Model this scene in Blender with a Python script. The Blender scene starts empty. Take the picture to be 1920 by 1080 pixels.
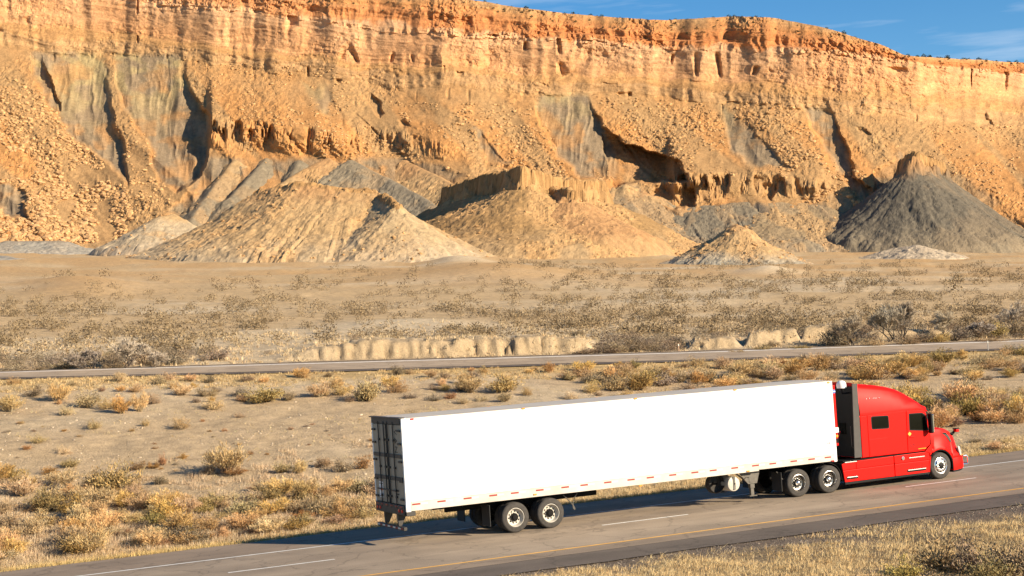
import bpy, bmesh, math, random
import numpy as np
from mathutils import Vector, Matrix

random.seed(7)
RNG = np.random.default_rng(7)
SC = bpy.context.scene
COL = SC.collection

# ------------------------------------------------------------------ camera, sky, sun, exposure
FPX = 3002.58                      # focal length in pixels of a 1920 wide frame
YAW, PIT, ROLL = 0.45075, 0.02505, -0.06374
CAM = np.array([-18.0377, -46.9206, 6.4237])
FW = np.array([math.sin(YAW) * math.cos(PIT), math.cos(YAW) * math.cos(PIT), math.sin(PIT)])
_R0 = np.array([math.cos(YAW), -math.sin(YAW), 0.0])
_U0 = np.cross(_R0, FW)
RT = math.cos(ROLL) * _R0 + math.sin(ROLL) * _U0
UP = -math.sin(ROLL) * _R0 + math.cos(ROLL) * _U0

cd = bpy.data.cameras.new("camera")
cam = bpy.data.objects.new("camera", cd)
COL.objects.link(cam)
cd.sensor_fit = 'HORIZONTAL'
cd.sensor_width = 36.0
cd.lens = FPX * 36.0 / 1920.0
cd.clip_start = 0.5
cd.clip_end = 6000.0
cam.matrix_world = Matrix(((RT[0], UP[0], -FW[0], CAM[0]), (RT[1], UP[1], -FW[1], CAM[1]),
                           (RT[2], UP[2], -FW[2], CAM[2]), (0, 0, 0, 1)))
SC.camera = cam

SUN = Vector((1.45, -2.15, 1.02)).normalized()
elev = math.asin(SUN.z)
azim = math.atan2(SUN.x, SUN.y)

world = bpy.data.worlds.new("World")
SC.world = world
world.use_nodes = True
wn, wl = world.node_tree.nodes, world.node_tree.links
wn.clear()
sky = wn.new('ShaderNodeTexSky')
sky.sky_type = 'NISHITA'
sky.sun_disc = False
sky.sun_elevation = elev
sky.sun_rotation = azim
sky.altitude = 1400
sky.air_density = 1.0
sky.dust_density = 0.0
sky.ozone_density = 3.0
tc = wn.new('ShaderNodeTexCoord')
mp = wn.new('ShaderNodeMapping')
mp.inputs['Rotation'].default_value = (0.0, 0.0, 0.5)
mp.inputs['Scale'].default_value = (5.0, 5.0, 46.0)
no = wn.new('ShaderNodeTexNoise')
no.inputs['Scale'].default_value = 1.3
no.inputs['Detail'].default_value = 5.0
no.inputs['Roughness'].default_value = 0.55
rp = wn.new('ShaderNodeValToRGB')
rp.color_ramp.elements[0].position = 0.56
rp.color_ramp.elements[0].color = (0, 0, 0, 1)
rp.color_ramp.elements[1].position = 0.80
rp.color_ramp.elements[1].color = (0.38, 0.38, 0.38, 1)
mx = wn.new('ShaderNodeMix')
mx.data_type = 'RGBA'
mx.inputs['B'].default_value = (10.0, 10.6, 11.6, 1)
bg = wn.new('ShaderNodeBackground')
bg.inputs['Strength'].default_value = 0.05
wo = wn.new('ShaderNodeOutputWorld')
wl.new(tc.outputs['Generated'], mp.inputs['Vector'])
wl.new(mp.outputs['Vector'], no.inputs['Vector'])
wl.new(no.outputs['Fac'], rp.inputs['Fac'])
wl.new(rp.outputs['Color'], mx.inputs['Factor'])
hs_ = wn.new('ShaderNodeHueSaturation'); hs_.inputs['Saturation'].default_value = 1.3; hs_.inputs['Value'].default_value = 1.45
wl.new(sky.outputs['Color'], hs_.inputs['Color'])
wl.new(hs_.outputs['Color'], mx.inputs['A'])
wl.new(mx.outputs['Result'], bg.inputs['Color'])
wl.new(bg.outputs['Background'], wo.inputs['Surface'])

sd = bpy.data.lights.new("sun", 'SUN')
sd.energy = 5.0
sd.angle = math.radians(0.5)
sd.color = (1.0, 0.85, 0.64)
sun = bpy.data.objects.new("sun", sd)
COL.objects.link(sun)
sun.rotation_euler = SUN.to_track_quat('Z', 'Y').to_euler()
sun.location = (40, -60, 60)

SC.view_settings.view_transform = 'Standard'
SC.view_settings.look = 'None'
SC.view_settings.gamma = 1.0
SC.view_settings.use_curve_mapping = False
SC.view_settings.exposure = 0.98


# ------------------------------------------------------------------ helpers
def tag(o, label=None, cat=None, group=None, kind=None):
    if label: o['label'] = label
    if cat: o['category'] = cat
    if group: o['group'] = group
    if kind: o['kind'] = kind
    return o


def link(name, me, mat=None, parent=None, loc=None):
    o = bpy.data.objects.new(name, me)
    COL.objects.link(o)
    if mat is not None and me is not None:
        me.materials.clear()
        me.materials.append(mat)
    if parent is not None: o.parent = parent
    if loc is not None: o.location = loc
    return o


def np_mesh(name, V, F, smooth=True, col=None):
    """V (n,3), F (m,3) or (m,4) arrays -> mesh; col (n,3) vertex rock/plant colour"""
    me = bpy.data.meshes.new(name)
    V = np.ascontiguousarray(V, dtype=np.float32)
    F = np.ascontiguousarray(F, dtype=np.int32)
    k = F.shape[1]
    me.vertices.add(len(V))
    me.vertices.foreach_set('co', V.ravel())
    me.loops.add(F.size)
    me.loops.foreach_set('vertex_index', F.ravel())
    me.polygons.add(len(F))
    me.polygons.foreach_set('loop_start', np.arange(0, F.size, k, dtype=np.int32))
    me.polygons.foreach_set('loop_total', np.full(len(F), k, dtype=np.int32))
    me.polygons.foreach_set('use_smooth', np.full(len(F), smooth, dtype=bool))
    if col is not None:
        a = me.color_attributes.new('tint', 'FLOAT_COLOR', 'POINT')
        c4 = np.ones((len(V), 4), dtype=np.float32)
        c4[:, :3] = col
        a.data.foreach_set('color', c4.ravel())
    me.update(calc_edges=True)
    me.validate()
    return me


def grid_faces(nr, nc):
    i = np.arange(nr - 1)[:, None] * nc + np.arange(nc - 1)[None, :]
    i = i.ravel()
    return np.stack([i, i + 1, i + nc + 1, i + nc], 1)


def sstep(a, b, x):
    t = np.clip((x - a) / (b - a), 0, 1)
    return t * t * (3 - 2 * t)


_TAB = np.random.default_rng(11).random((256, 256))


def vnoise(x, y, seed=0):
    x = np.asarray(x, float) + seed * 37.17
    y = np.asarray(y, float) + seed * 91.73
    xi = np.floor(x).astype(int); yi = np.floor(y).astype(int)
    fx = x - xi; fy = y - yi
    fx = fx * fx * (3 - 2 * fx); fy = fy * fy * (3 - 2 * fy)
    a = _TAB[xi & 255, yi & 255]; b = _TAB[(xi + 1) & 255, yi & 255]
    c = _TAB[xi & 255, (yi + 1) & 255]; d = _TAB[(xi + 1) & 255, (yi + 1) & 255]
    return a + (b - a) * fx + (c - a) * fy + (a - b - c + d) * fx * fy


def fbm(x, y, seed=0, oct=4, gain=0.5):
    s = 0.0; a = 1.0; t = 0.0
    for k in range(oct):
        s = s + a * vnoise(x * 2 ** k, y * 2 ** k, seed + k * 3 + 1)
        t += a; a *= gain
    return s / t


def ridged(x, y, seed=0, oct=3):
    s = 0.0; a = 1.0; t = 0.0
    for k in range(oct):
        s = s + a * (1 - np.abs(2 * vnoise(x * 2 ** k, y * 2 ** k, seed + k * 5 + 1) - 1))
        t += a; a *= 0.5
    return s / t


def cam_pt(u, v, D):
    """point at picture direction (u, v) of the 1920 frame and depth D"""
    u = np.asarray(u, float)[..., None]; v = np.asarray(v, float)[..., None]; D = np.asarray(D, float)[..., None]
    return CAM + D * (FW + RT * (u - 960) / FPX - UP * (v - 540) / FPX)


def to_px(P):
    d = np.asarray(P, float) - CAM
    z = d @ FW
    return 960 + FPX * (d @ RT) / z, 540 - FPX * (d @ UP) / z, z


# ------------------------------------------------------------------ materials
def new_mat(name):
    m = bpy.data.materials.new(name)
    m.use_nodes = True
    nt = m.node_tree
    b = nt.nodes['Principled BSDF']
    return m, nt, b


def plain(name, col, rough=0.6, metal=0.0, coat=0.0, var=0.12, scale=6.0, bump=0.0, spec=0.5):
    m, nt, b = new_mat(name)
    N, L = nt.nodes, nt.links
    t = N.new('ShaderNodeTexCoord')
    n = N.new('ShaderNodeTexNoise')
    n.inputs['Scale'].default_value = scale
    n.inputs['Detail'].default_value = 6
    L.new(t.outputs['Object'], n.inputs['Vector'])
    r = N.new('ShaderNodeValToRGB')
    r.color_ramp.elements[0].position = 0.3
    r.color_ramp.elements[1].position = 0.7
    r.color_ramp.elements[0].color = (col[0] * (1 - var), col[1] * (1 - var), col[2] * (1 - var), 1)
    r.color_ramp.elements[1].color = (min(1, col[0] * (1 + var)), min(1, col[1] * (1 + var)), min(1, col[2] * (1 + var)), 1)
    L.new(n.outputs['Fac'], r.inputs['Fac'])
    L.new(r.outputs['Color'], b.inputs['Base Color'])
    b.inputs['Roughness'].default_value = rough
    b.inputs['Metallic'].default_value = metal
    b.inputs['Coat Weight'].default_value = coat
    b.inputs['Specular IOR Level'].default_value = spec
    if bump:
        bp = N.new('ShaderNodeBump')
        bp.inputs['Strength'].default_value = bump
        bp.inputs['Distance'].default_value = 0.02
        L.new(n.outputs['Fac'], bp.inputs['Height'])
        L.new(bp.outputs['Normal'], b.inputs['Normal'])
    return m


def rock_mat(name, sc1=0.35, sc2=2.2, amt=0.5, bump=0.6, dist=0.5, strata=0.0):
    """rock or soil whose kind comes from the 'tint' attribute, with grain and relief of its own"""
    m, nt, b = new_mat(name)
    N, L = nt.nodes, nt.links
    t = N.new('ShaderNodeTexCoord')
    at = N.new('ShaderNodeAttribute'); at.attribute_name = 'tint'
    n1 = N.new('ShaderNodeTexNoise'); n1.inputs['Scale'].default_value = sc1; n1.inputs['Detail'].default_value = 8
    n1.inputs['Roughness'].default_value = 0.65
    n2 = N.new('ShaderNodeTexNoise'); n2.inputs['Scale'].default_value = sc2; n2.inputs['Detail'].default_value = 5
    n2.inputs['Roughness'].default_value = 0.7
    L.new(t.outputs['Object'], n1.inputs['Vector']); L.new(t.outputs['Object'], n2.inputs['Vector'])
    mul = N.new('ShaderNodeMath'); mul.operation = 'ADD'
    L.new(n1.outputs['Fac'], mul.inputs[0]); L.new(n2.outputs['Fac'], mul.inputs[1])
    mr = N.new('ShaderNodeMapRange')
    mr.inputs['From Min'].default_value = 0.65; mr.inputs['From Max'].default_value = 1.35
    mr.inputs['To Min'].default_value = 1 - amt; mr.inputs['To Max'].default_value = 1 + amt
    L.new(mul.outputs[0], mr.inputs['Value'])
    mm = N.new('ShaderNodeMix'); mm.data_type = 'RGBA'; mm.blend_type = 'MULTIPLY'
    mm.inputs['Factor'].default_value = 1.0
    L.new(at.outputs['Color'], mm.inputs['A']); L.new(mr.outputs['Result'], mm.inputs['B'])
    L.new(mm.outputs['Result'], b.inputs['Base Color'])
    b.inputs['Roughness'].default_value = 0.95
    b.inputs['Specular IOR Level'].default_value = 0.15
    bp = N.new('ShaderNodeBump'); bp.inputs['Strength'].default_value = bump; bp.inputs['Distance'].default_value = dist
    L.new(mul.outputs[0], bp.inputs['Height']); L.new(bp.outputs['Normal'], b.inputs['Normal'])
    return m


def plant_mat(name, col, var=0.25):
    m, nt, b = new_mat(name)
    N, L = nt.nodes, nt.links
    at = N.new('ShaderNodeAttribute'); at.attribute_name = 'tint'
    oi = N.new('ShaderNodeObjectInfo')
    hs = N.new('ShaderNodeHueSaturation')
    hs.inputs['Color'].default_value = (*col, 1)
    for inp, lo, hi in (('Hue', 0.485, 0.512), ('Saturation', 0.8, 1.12), ('Value', 1 - var, 1 + var)):
        r = N.new('ShaderNodeMapRange')
        r.inputs['To Min'].default_value = lo; r.inputs['To Max'].default_value = hi
        if inp == 'Value':
            L.new(oi.outputs['Random'], r.inputs['Value'])
        else:
            k = N.new('ShaderNodeMath'); k.operation = 'MULTIPLY'; k.inputs[1].default_value = 7.31 if inp == 'Hue' else 13.7
            fr = N.new('ShaderNodeMath'); fr.operation = 'FRACT'
            L.new(oi.outputs['Random'], k.inputs[0]); L.new(k.outputs[0], fr.inputs[0]); L.new(fr.outputs[0], r.inputs['Value'])
        L.new(r.outputs['Result'], hs.inputs[inp])
    mm = N.new('ShaderNodeMix'); mm.data_type = 'RGBA'; mm.blend_type = 'MULTIPLY'; mm.inputs['Factor'].default_value = 1
    L.new(hs.outputs['Color'], mm.inputs['A']); L.new(at.outputs['Color'], mm.inputs['B'])
    L.new(mm.outputs['Result'], b.inputs['Base Color'])
    b.inputs['Roughness'].default_value = 0.85
    b.inputs['Specular IOR Level'].default_value = 0.2
    return m


M_GROUND = rock_mat('desert_soil', 1.1, 9.0, 0.42, 0.8, 0.16)
M_CLIFF = rock_mat('sandstone', 0.5, 1.9, 0.36, 0.55, 0.5)
M_HILL = rock_mat('shale', 0.5, 2.2, 0.26, 0.4, 0.35)
M_ROCK = rock_mat('boulder_stone', 0.5, 3.0, 0.28, 0.4, 0.2)
# ------------------------------------------------------------------ the ground as one sheet
Y_EDGE, Y_NEAR = 4.25, -8.05
_pa = to_px(np.array([-20.0, Y_EDGE, 0])); _pb = to_px(np.array([120.0, Y_EDGE, 0]))
_sl = (_pb[1] - _pa[1]) / (_pb[0] - _pa[0])


def v_edge(u): return _pa[1] + _sl * (np.asarray(u, float) - _pa[0])


_na = to_px(np.array([-10.0, Y_NEAR, 0])); _nb = to_px(np.array([120.0, Y_NEAR, 0]))
_sn = (_nb[1] - _na[1]) / (_nb[0] - _na[0])


def v_near(u): return _na[1] + _sn * (np.asarray(u, float) - _na[0])


def plane_D(u, v, z=0.0):
    d = FW[2] + RT[2] * (np.asarray(u, float) - 960) / FPX - UP[2] * (np.asarray(v, float) - 540) / FPX
    return (z - CAM[2]) / d


_ru = np.array([-2000, -640, 0, 640, 1280, 1920, 2600, 4000.])
_rb = np.array([756, 725, 710, 695, 677, 654, 630, 580.])
_rt = np.array([742, 712, 697, 678, 660, 637, 613, 563.])


def v_r1(u): return np.interp(u, _ru, _rb)
def v_r0(u): return np.interp(u, _ru, _rt)
def far_D(v): return 30260.0 / np.maximum(np.asarray(v, float) - 424.0, 12.0)


def ground_D(u, v):
    u = np.asarray(u, float); v = np.asarray(v, float)
    ve = v_edge(u); v1 = v_r1(u)
    # the road runs on a low bank: the ground behind it lies lower, so it is met farther off
    ie = 1 / (plane_D(u, ve) + 14.0); i1 = 1 / far_D(v1)
    t = np.clip((v - v1) / np.maximum(ve - v1, 1), 0, 1)
    Dm = 1 / (i1 + (ie - i1) * t)
    return np.where(v >= ve, plane_D(u, np.maximum(v, ve)), np.where(v >= v1, Dm, far_D(np.minimum(v, v1))))


BANKS = [  # u0, u1, soft left, soft right, setback of the foot (m), height, length of the top
    (470, 1085, 200, 40, 2.2, 1.2, 17.0, 0),
    (1285, 1370, 20, 25, 3.5, 0.75, 10.0, 1),
    (1395, 1490, 14, 16, 4.5, 0.95, 10.0, 2),
    (1500, 1560, 12, 8, 5.0, 1.25, 9.0, 3),
    (1610, 1760, 30, 30, 7.0, 0.6, 9.0, 4),
]


def relief(u, v, P):
    """height added to the sheet"""
    u = np.asarray(u, float); v = np.asarray(v, float)
    x, y = P[..., 0], P[..., 1]
    ve, v1, v0, vn = v_edge(u), v_r1(u), v_r0(u), v_near(u)
    z = np.zeros_like(x)
    near = v > vn
    z = np.where(near, -0.05 + sstep(0, 40, v - vn) * (0.34 * (fbm(x / 1.6, y / 1.6, 3, 4) - 0.42)), z)
    road = (v <= vn) & (v >= ve)
    z = np.where(road, -0.07, z)
    md = (v < ve) & (v > v1)
    m = sstep(0, 26, ve - v) * sstep(0, 14, v - v1)
    zz = m * (0.55 * (fbm(x / 9, y / 9, 5, 4) - 0.5) + 0.16 * (fbm(x / 1.3, y / 1.3, 6, 3) - 0.5)) - 0.05
    z = np.where(md, zz, z)
    fr = (v <= v1) & (v >= v0)
    z = np.where(fr, -0.12, z)
    fa = v < v0
    D = far_D(np.minimum(v, v0))
    m = sstep(0, 10, v0 - v)
    amp = 0.55 + np.clip((D - 125) / 300, 0, 1) * 1.5
    zz = m * amp * (fbm(x / 22, y / 13, 8, 5) - 0.48) - 0.06 + m * 0.25 * (fbm(x / 3, y / 3, 9, 3) - .5)
    D0 = far_D(v0)
    for (a, b, sa, sb, off, h, ln, k) in BANKS:
        w = sstep(a, a + sa, u) * (1 - sstep(b, b + sb, u))
        cut = off + 2.2 * (fbm(u / 85, u * 0, 20 + k, 2) - 0.5) + 1.3 * (fbm(u / 15, D / 3 + k, 25, 4, .6) - .5) + 2.6 * sstep(.74, .9, vnoise(u / 21, u * 0 + 7, 27 + k))
        w = sstep(a, a + sa, u) * (1 - sstep(b, b + sb, u))
        cut = off + 1.1 * (fbm(u / 24, u * 0 + k, 20 + k, 3) - 0.5) + 1.1 * (ridged(u / 19 + 2.5 * fbm(u / 60, u * 0, 26, 4), D / 2 + k, 25, 4) - .6)
        q = D - D0 - cut
        zz = zz + w * h * (0.7 + 0.35 * vnoise(u / 60, u * 0, 31 + k) + .35 * fbm(u / 14, D / 2, 32 + k, 3)) * sstep(0, 1.5, q + .5 * (fbm(u / 9, D, 33, 3) - .5)) * (1 - sstep(3, ln, q))
    # low mounds out on the plain
    for (mu, mv, ru_, rv_, h) in ((930, 519, 190, 17, 2.6), (150, 540, 120, 22, 1.5), (1440, 511, 70, 5, 1.6), (860, 492, 70, 8, 2.2),
                                  (760, 612, 190, 12, 0.7)):
        q = ((u - mu) / ru_) ** 2 + ((v - mv) / rv_) ** 2
        zz = zz + h * np.exp(-q * 1.6)
    z = np.where(fa, zz, z)
    return z


def gpt(u, v):
    u = np.asarray(u, float); v = np.asarray(v, float)
    P = cam_pt(u, v, ground_D(u, v))
    P = P.copy()
    P[..., 2] += relief(u, v, P)
    return P


us = np.concatenate([np.arange(-1900, -60, 40.), np.arange(-60, 1980, 4.4), np.arange(1980, 3800, 40.)])
NU = len(us)
rows = []
for t in np.concatenate([np.linspace(0, 0.8, 8, endpoint=False), np.linspace(0.8, 1.0, 70)]):
    vn = v_near(us) - 0.2
    rows.append(4200 + (vn - 4200) * (1 - (1 - t) ** 1.6))
rows += [v_near(us) - 2, 0.5 * (v_near(us) + v_edge(us)), v_edge(us) + 2]
for t in np.linspace(0, 1, 120):
    rows.append(v_edge(us) - 0.3 + (v_r1(us) + 0.3 - v_edge(us) + 0.3) * t)
rows += [v_r1(us) - 1, v_r0(us) + 1]
for t in np.linspace(0, 1, 34):
    rows.append(v_r0(us) - 0.2 - 16 * t)
for t in np.linspace(0, 1, 115)[1:]:
    a = v_r0(us) - 16.2
    rows.append(a + (452 - a) * t)
VV = np.array(rows)
UU = np.broadcast_to(us, VV.shape)
PG = gpt(UU, VV)


def ground_tint(u, v, P):
    x, y = P[..., 0], P[..., 1]
    n1 = fbm(x / 14, y / 14, 40, 4); n2 = fbm(x / 2.5, y / 2.5, 41, 4); n3 = fbm(x / 50, y / 25, 42, 3)
    dirt = np.array([.47, .345, .205]); pale = np.array([.54, .43, .285]); straw = np.array([.51, .355, .165])
    brown = np.array([.30, .22, .14]); orange = np.array([.47, .29, .13]); gravel = np.array([.165, .125, .092])
    ve, v1, v0, vn = v_edge(u), v_r1(u), v_r0(u), v_near(u)
    one = np.ones(np.shape(u) + (1,))
    e = lambda k: k[..., None]
    # near verge: gravel next to the road, then straw litter
    c_near = gravel * one
    g = sstep(6, 30, v - vn + 40 * (n1 - .5) + 34 * (n2 - .5)) * (.35 + .65 * sstep(.42, .58, n1 * .6 + n2 * .4))
    c_near = c_near + e(g) * (straw * (0.75 + 0.5 * e(n2)) - c_near)
    # median
    c_med = dirt * (0.85 + 0.3 * e(n2)) * one
    c_med = c_med + e(sstep(.5, .72, n1)) * 0.6 * (pale - c_med)
    vs_ = sstep(.45, .8, n2) * 0.55
    c_med = c_med + e(vs_) * (brown - c_med) * 0.5
    k1 = (1 - sstep(5, 26, v - v1 + 14 * (n2 - .5)))
    c_med = c_med + e(k1) * (straw * (0.7 + .6 * e(n2)) - c_med)
    k2 = (1 - sstep(10, 34, ve - v + 12 * (n2 - .5)))
    c_med = c_med + e(k2) * (straw * (0.8 + .5 * e(n2)) - c_med)
    # plain
    c_far = np.array([.47, .335, .185]) * (0.85 + 0.3 * e(n2)) * one
    c_far = c_far + e(sstep(.47, .66, n3)) * 0.7 * (pale - c_far)
    vd = sstep(560, 500, v)
    c_far = c_far + e(vd * sstep(.35, .65, n1)) * 0.75 * (orange - c_far)
    for (mu, mv, ru_, rv_, cc) in ((930, 519, 190, 17, orange), (150, 540, 130, 24, orange), (1440, 511, 75, 5.5, pale * 1.1),
                                   (860, 492, 60, 6, pale * 1.05), (760, 612, 190, 12, pale)):
        q = ((u - mu) / ru_) ** 2 + ((v - mv) / rv_) ** 2
        c_far = c_far + e(np.exp(-q * 1.3)) * 0.85 * (cc - c_far)
    bk = np.zeros_like(x)
    for (a, b, sa, sb, off, h, ln, k) in BANKS:
        D = far_D(np.minimum(v, v0)) - far_D(v0)
        bk = np.maximum(bk, sstep(a, a + sa, u) * (1 - sstep(b, b + sb, u)) * (1 - sstep(off + 2, off + 5, D)))
    c_far = c_far + e(bk) * (np.array([.40, .295, .175]) * (.9 + .2 * e(n2)) - c_far)
    out = np.where(e(v > vn - 6), c_near, np.where(e(v >= ve), gravel * one, np.where(e(v > v1), c_med, np.where(e(v > v0), gravel * one, c_far))))
    return out


gm = np_mesh('ground', PG.reshape(-1, 3), grid_faces(*VV.shape)[:, ::-1], True, ground_tint(UU, VV, PG).reshape(-1, 3))
tag(link('ground', gm, M_GROUND), kind='structure')


# ------------------------------------------------------------------ near road
def asphalt(name, base, streak_axis='X'):
    m, nt, b = new_mat(name)
    N, L = nt.nodes, nt.links
    t = N.new('ShaderNodeTexCoord')
    mp_ = N.new('ShaderNodeMapping'); mp_.inputs['Scale'].default_value = (0.035, 0.95, 1)
    n0 = N.new('ShaderNodeTexNoise'); n0.inputs['Scale'].default_value = 1.0; n0.inputs['Detail'].default_value = 4
    n1 = N.new('ShaderNodeTexNoise'); n1.inputs['Scale'].default_value = 26.0; n1.inputs['Detail'].default_value = 4
    n2 = N.new('ShaderNodeTexNoise'); n2.inputs['Scale'].default_value = 0.5; n2.inputs['Detail'].default_value = 6
    L.new(t.outputs['Object'], mp_.inputs['Vector']); L.new(mp_.outputs['Vector'], n0.inputs['Vector'])
    L.new(t.outputs['Object'], n1.inputs['Vector']); L.new(t.outputs['Object'], n2.inputs['Vector'])
    a = N.new('ShaderNodeMath'); a.operation = 'ADD'; L.new(n0.outputs['Fac'], a.inputs[0]); L.new(n2.outputs['Fac'], a.inputs[1])
    a2 = N.new('ShaderNodeMath'); a2.operation = 'ADD'; L.new(a.outputs[0], a2.inputs[0]); L.new(n1.outputs['Fac'], a2.inputs[1])
    mr = N.new('ShaderNodeMapRange'); mr.inputs['From Min'].default_value = 1.0; mr.inputs['From Max'].default_value = 2.0
    mr.inputs['To Min'].default_value = 0.62; mr.inputs['To Max'].default_value = 1.38
    L.new(a2.outputs[0], mr.inputs['Value'])
    mm = N.new('ShaderNodeMix'); mm.data_type = 'RGBA'; mm.blend_type = 'MULTIPLY'; mm.inputs['Factor'].default_value = 1
    mm.inputs['A'].default_value = (*base, 1); L.new(mr.outputs['Result'], mm.inputs['B'])
    vo = N.new('ShaderNodeTexVoronoi'); vo.feature = 'DISTANCE_TO_EDGE'; vo.inputs['Scale'].default_value = 0.42
    nd = N.new('ShaderNodeTexNoise'); nd.inputs['Scale'].default_value = 1.6; nd.inputs['Detail'].default_value = 5
    va = N.new('ShaderNodeVectorMath'); va.operation = 'MULTIPLY_ADD'; va.inputs[1].default_value = (.9, .9, .9)
    L.new(t.outputs['Object'], nd.inputs['Vector']); L.new(nd.outputs['Color'], va.inputs[0]); L.new(t.outputs['Object'], va.inputs[2])
    L.new(va.outputs['Vector'], vo.inputs['Vector'])
    ck = N.new('ShaderNodeMapRange'); ck.inputs['From Min'].default_value = 0.004; ck.inputs['From Max'].default_value = 0.022
    ck.inputs['To Min'].default_value = 0.74; ck.inputs['To Max'].default_value = 1.0
    L.new(vo.outputs['Distance'], ck.inputs['Value'])
    m3 = N.new('ShaderNodeMix'); m3.data_type = 'RGBA'; m3.blend_type = 'MULTIPLY'; m3.inputs['Factor'].default_value = 1
    L.new(mm.outputs['Result'], m3.inputs['A']); L.new(ck.outputs['Result'], m3.inputs['B'])
    L.new(m3.outputs['Result'], b.inputs['Base Color'])
    b.inputs['Roughness'].default_value = 0.9
    b.inputs['Specular IOR Level'].default_value = 0.25
    bp = N.new('ShaderNodeBump'); bp.inputs['Strength'].default_value = 0.35; bp.inputs['Distance'].default_value = 0.01
    L.new(n1.outputs['Fac'], bp.inputs['Height']); L.new(bp.outputs['Normal'], b.inputs['Normal'])
    return m


M_ASPH = asphalt('weathered_asphalt', (.30, .235, .168))
M_SHLD = asphalt('shoulder_asphalt', (.25, .19, .135))
M_CHIP = asphalt('gravel_edge_chips', (.12, .095, .075))
M_WHITE = plain('road_paint_white', (.80, .77, .70), 0.7, var=0.18, scale=3)
M_YEL = plain('road_paint_yellow', (.78, .40, .055), 0.7, var=0.15, scale=3)


def strip(name, y0, y1, z, mat, x0=-160, x1=420, wob0=0.0, wob1=0.0, step=2.0, z0=None, z1=None):
    xs = np.arange(x0, x1 + 1, step)
    a0 = y0 + wob0 * (fbm(xs / 1.7, xs * 0, 60, 3) - .5) * 2
    a1 = y1 + wob1 * (fbm(xs / 1.7, xs * 0, 61, 3) - .5) * 2
    za = np.full_like(xs, z if z0 is None else z0); zb = np.full_like(xs, z if z1 is None else z1)
    V = np.concatenate([np.stack([xs, a0, za], 1), np.stack([xs, a1, zb], 1)])
    n = len(xs); i = np.arange(n - 1)
    F = np.stack([i, i + 1, i + n + 1, i + n], 1)
    o = link(name, np_mesh(name, V, F, False), mat)
    tag(o, kind='structure')
    return o


strip('road', -6.9, 4.2, 0.0, M_ASPH, wob1=0.10, step=0.5)
strip('road_edge_gravel', -8.7, -6.902, 0.0, M_CHIP, wob0=0.22, step=0.4, z0=-0.02, z1=-0.002)
strip('road_shoulder_surface', -6.9, -6.05, 0.004, M_SHLD, wob0=0.03, step=0.5)
strip('road_shoulder_surface', 1.2, 4.15, 0.004, M_SHLD, wob1=0.05, step=0.5)
strip('road_line_yellow', -5.93, -5.80, 0.008, M_YEL)
strip('road_line_white', 1.02, 1.15, 0.008, M_WHITE)
dash = np_mesh('lane_dash', np.array([[-1.6, -.06, 0], [1.6, -.06, 0], [1.6, .06, 0], [-1.6, .06, 0]]), np.array([[0, 1, 2, 3]]), False)
for k in range(-4, 20):
    tag(link('lane_dash', dash, M_WHITE, loc=(7.9 + 12.15 * k, -2.08, 0.008)), kind='structure')

# ------------------------------------------------------------------ far road
M_ASPH2 = asphalt('far_asphalt', (.34, .26, .18))
fu = np.arange(-1900, 3700, 20.)


def far_strip(name, ta, tb, dz, mat):
    v1, v0 = v_r1(fu), v_r0(fu)
    pa = cam_pt(fu, v1 + (v0 - v1) * ta, far_D(v1 + (v0 - v1) * ta)); pb = cam_pt(fu, v1 + (v0 - v1) * tb, far_D(v1 + (v0 - v1) * tb))
    pa[:, 2] += dz; pb[:, 2] += dz
    n = len(fu); i = np.arange(n - 1)
    return tag(link(name, np_mesh(name, np.concatenate([pa, pb]), np.stack([i, i + 1, i + n + 1, i + n], 1), False), mat), kind='structure')


far_strip('far_road', 0.10, 0.99, 0.02, M_ASPH2)
far_strip('far_road_gravel', -0.06, 0.10, 0.0, M_CHIP)
far_strip('far_road_gravel', 0.965, 1.05, 0.026, M_CHIP)
far_strip('far_road_line_white', 0.84, 0.885, 0.024, M_WHITE)

# ------------------------------------------------------------------ the mesa
_lu = np.array([-600, 0, 320, 640, 800, 905, 960, 1060, 1150, 1250, 1300, 1380, 1440, 1500, 1560, 1600, 1660, 1690, 1720, 1760, 1860, 1920, 2600.])
_l0 = np.array([-130, -80, -45, -14, -8, 2, 12, 25, 32, 38, 35, 30, 32, 42, 55, 70, 85, 102, 106, 108, 114, 118, 140.])
_bu = np.array([-600, 0, 320, 500, 640, 800, 960, 1120, 1280, 1440, 1600, 1690, 1760, 1920, 2600.])
_l1 = np.array([-85, -45, 4, 22, 44, 56, 64, 78, 90, 92, 100, 112, 124, 137, 165.])
_l2 = np.array([-20, 34, 78, 95, 112, 122, 132, 142, 150, 156, 166, 172, 178, 192, 225.])
_l3 = np.array([-5, 62, 90, 108, 124, 136, 146, 156, 165, 172, 182, 188, 194, 206, 240.])
_l4 = np.array([20, 92, 112, 138, 160, 168, 176, 180, 186, 196, 212, 222, 230, 238, 275.])
def sm_interp(u, a, b):
    return (np.interp(u - 14, a, b) + np.interp(u + 14, a, b) + 2 * np.interp(u, a, b)) / 4
mu_ = np.concatenate([np.arange(-560, -30, 16.), np.arange(-30, 1950, 2.05), np.arange(1950, 2560, 16.)])
MR = 270
L0, L1, L2, L3, L4 = [sm_interp(mu_, a, b) for a, b in ((_lu, _l0), (_bu, _l1), (_bu, _l2), (_bu, _l3), (_bu, _l4))]
L0 = L0 + 3.0 * (fbm(mu_ / 26, mu_ * 0, 70, 4) - .5)
L0 = np.minimum(L0, L1 - 6)
TOE = 484.0
tt = np.linspace(0, 1, MR)[:, None]
MV = TOE + (L0[None, :] - TOE) * tt
MU = np.broadcast_to(mu_, MV.shape)
wob = 22 * (fbm(MU / 130, MV / 60, 71, 3) - .5) + 16 * (fbm(MU / 26, MV / 40, 72, 4) - .5)
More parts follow.
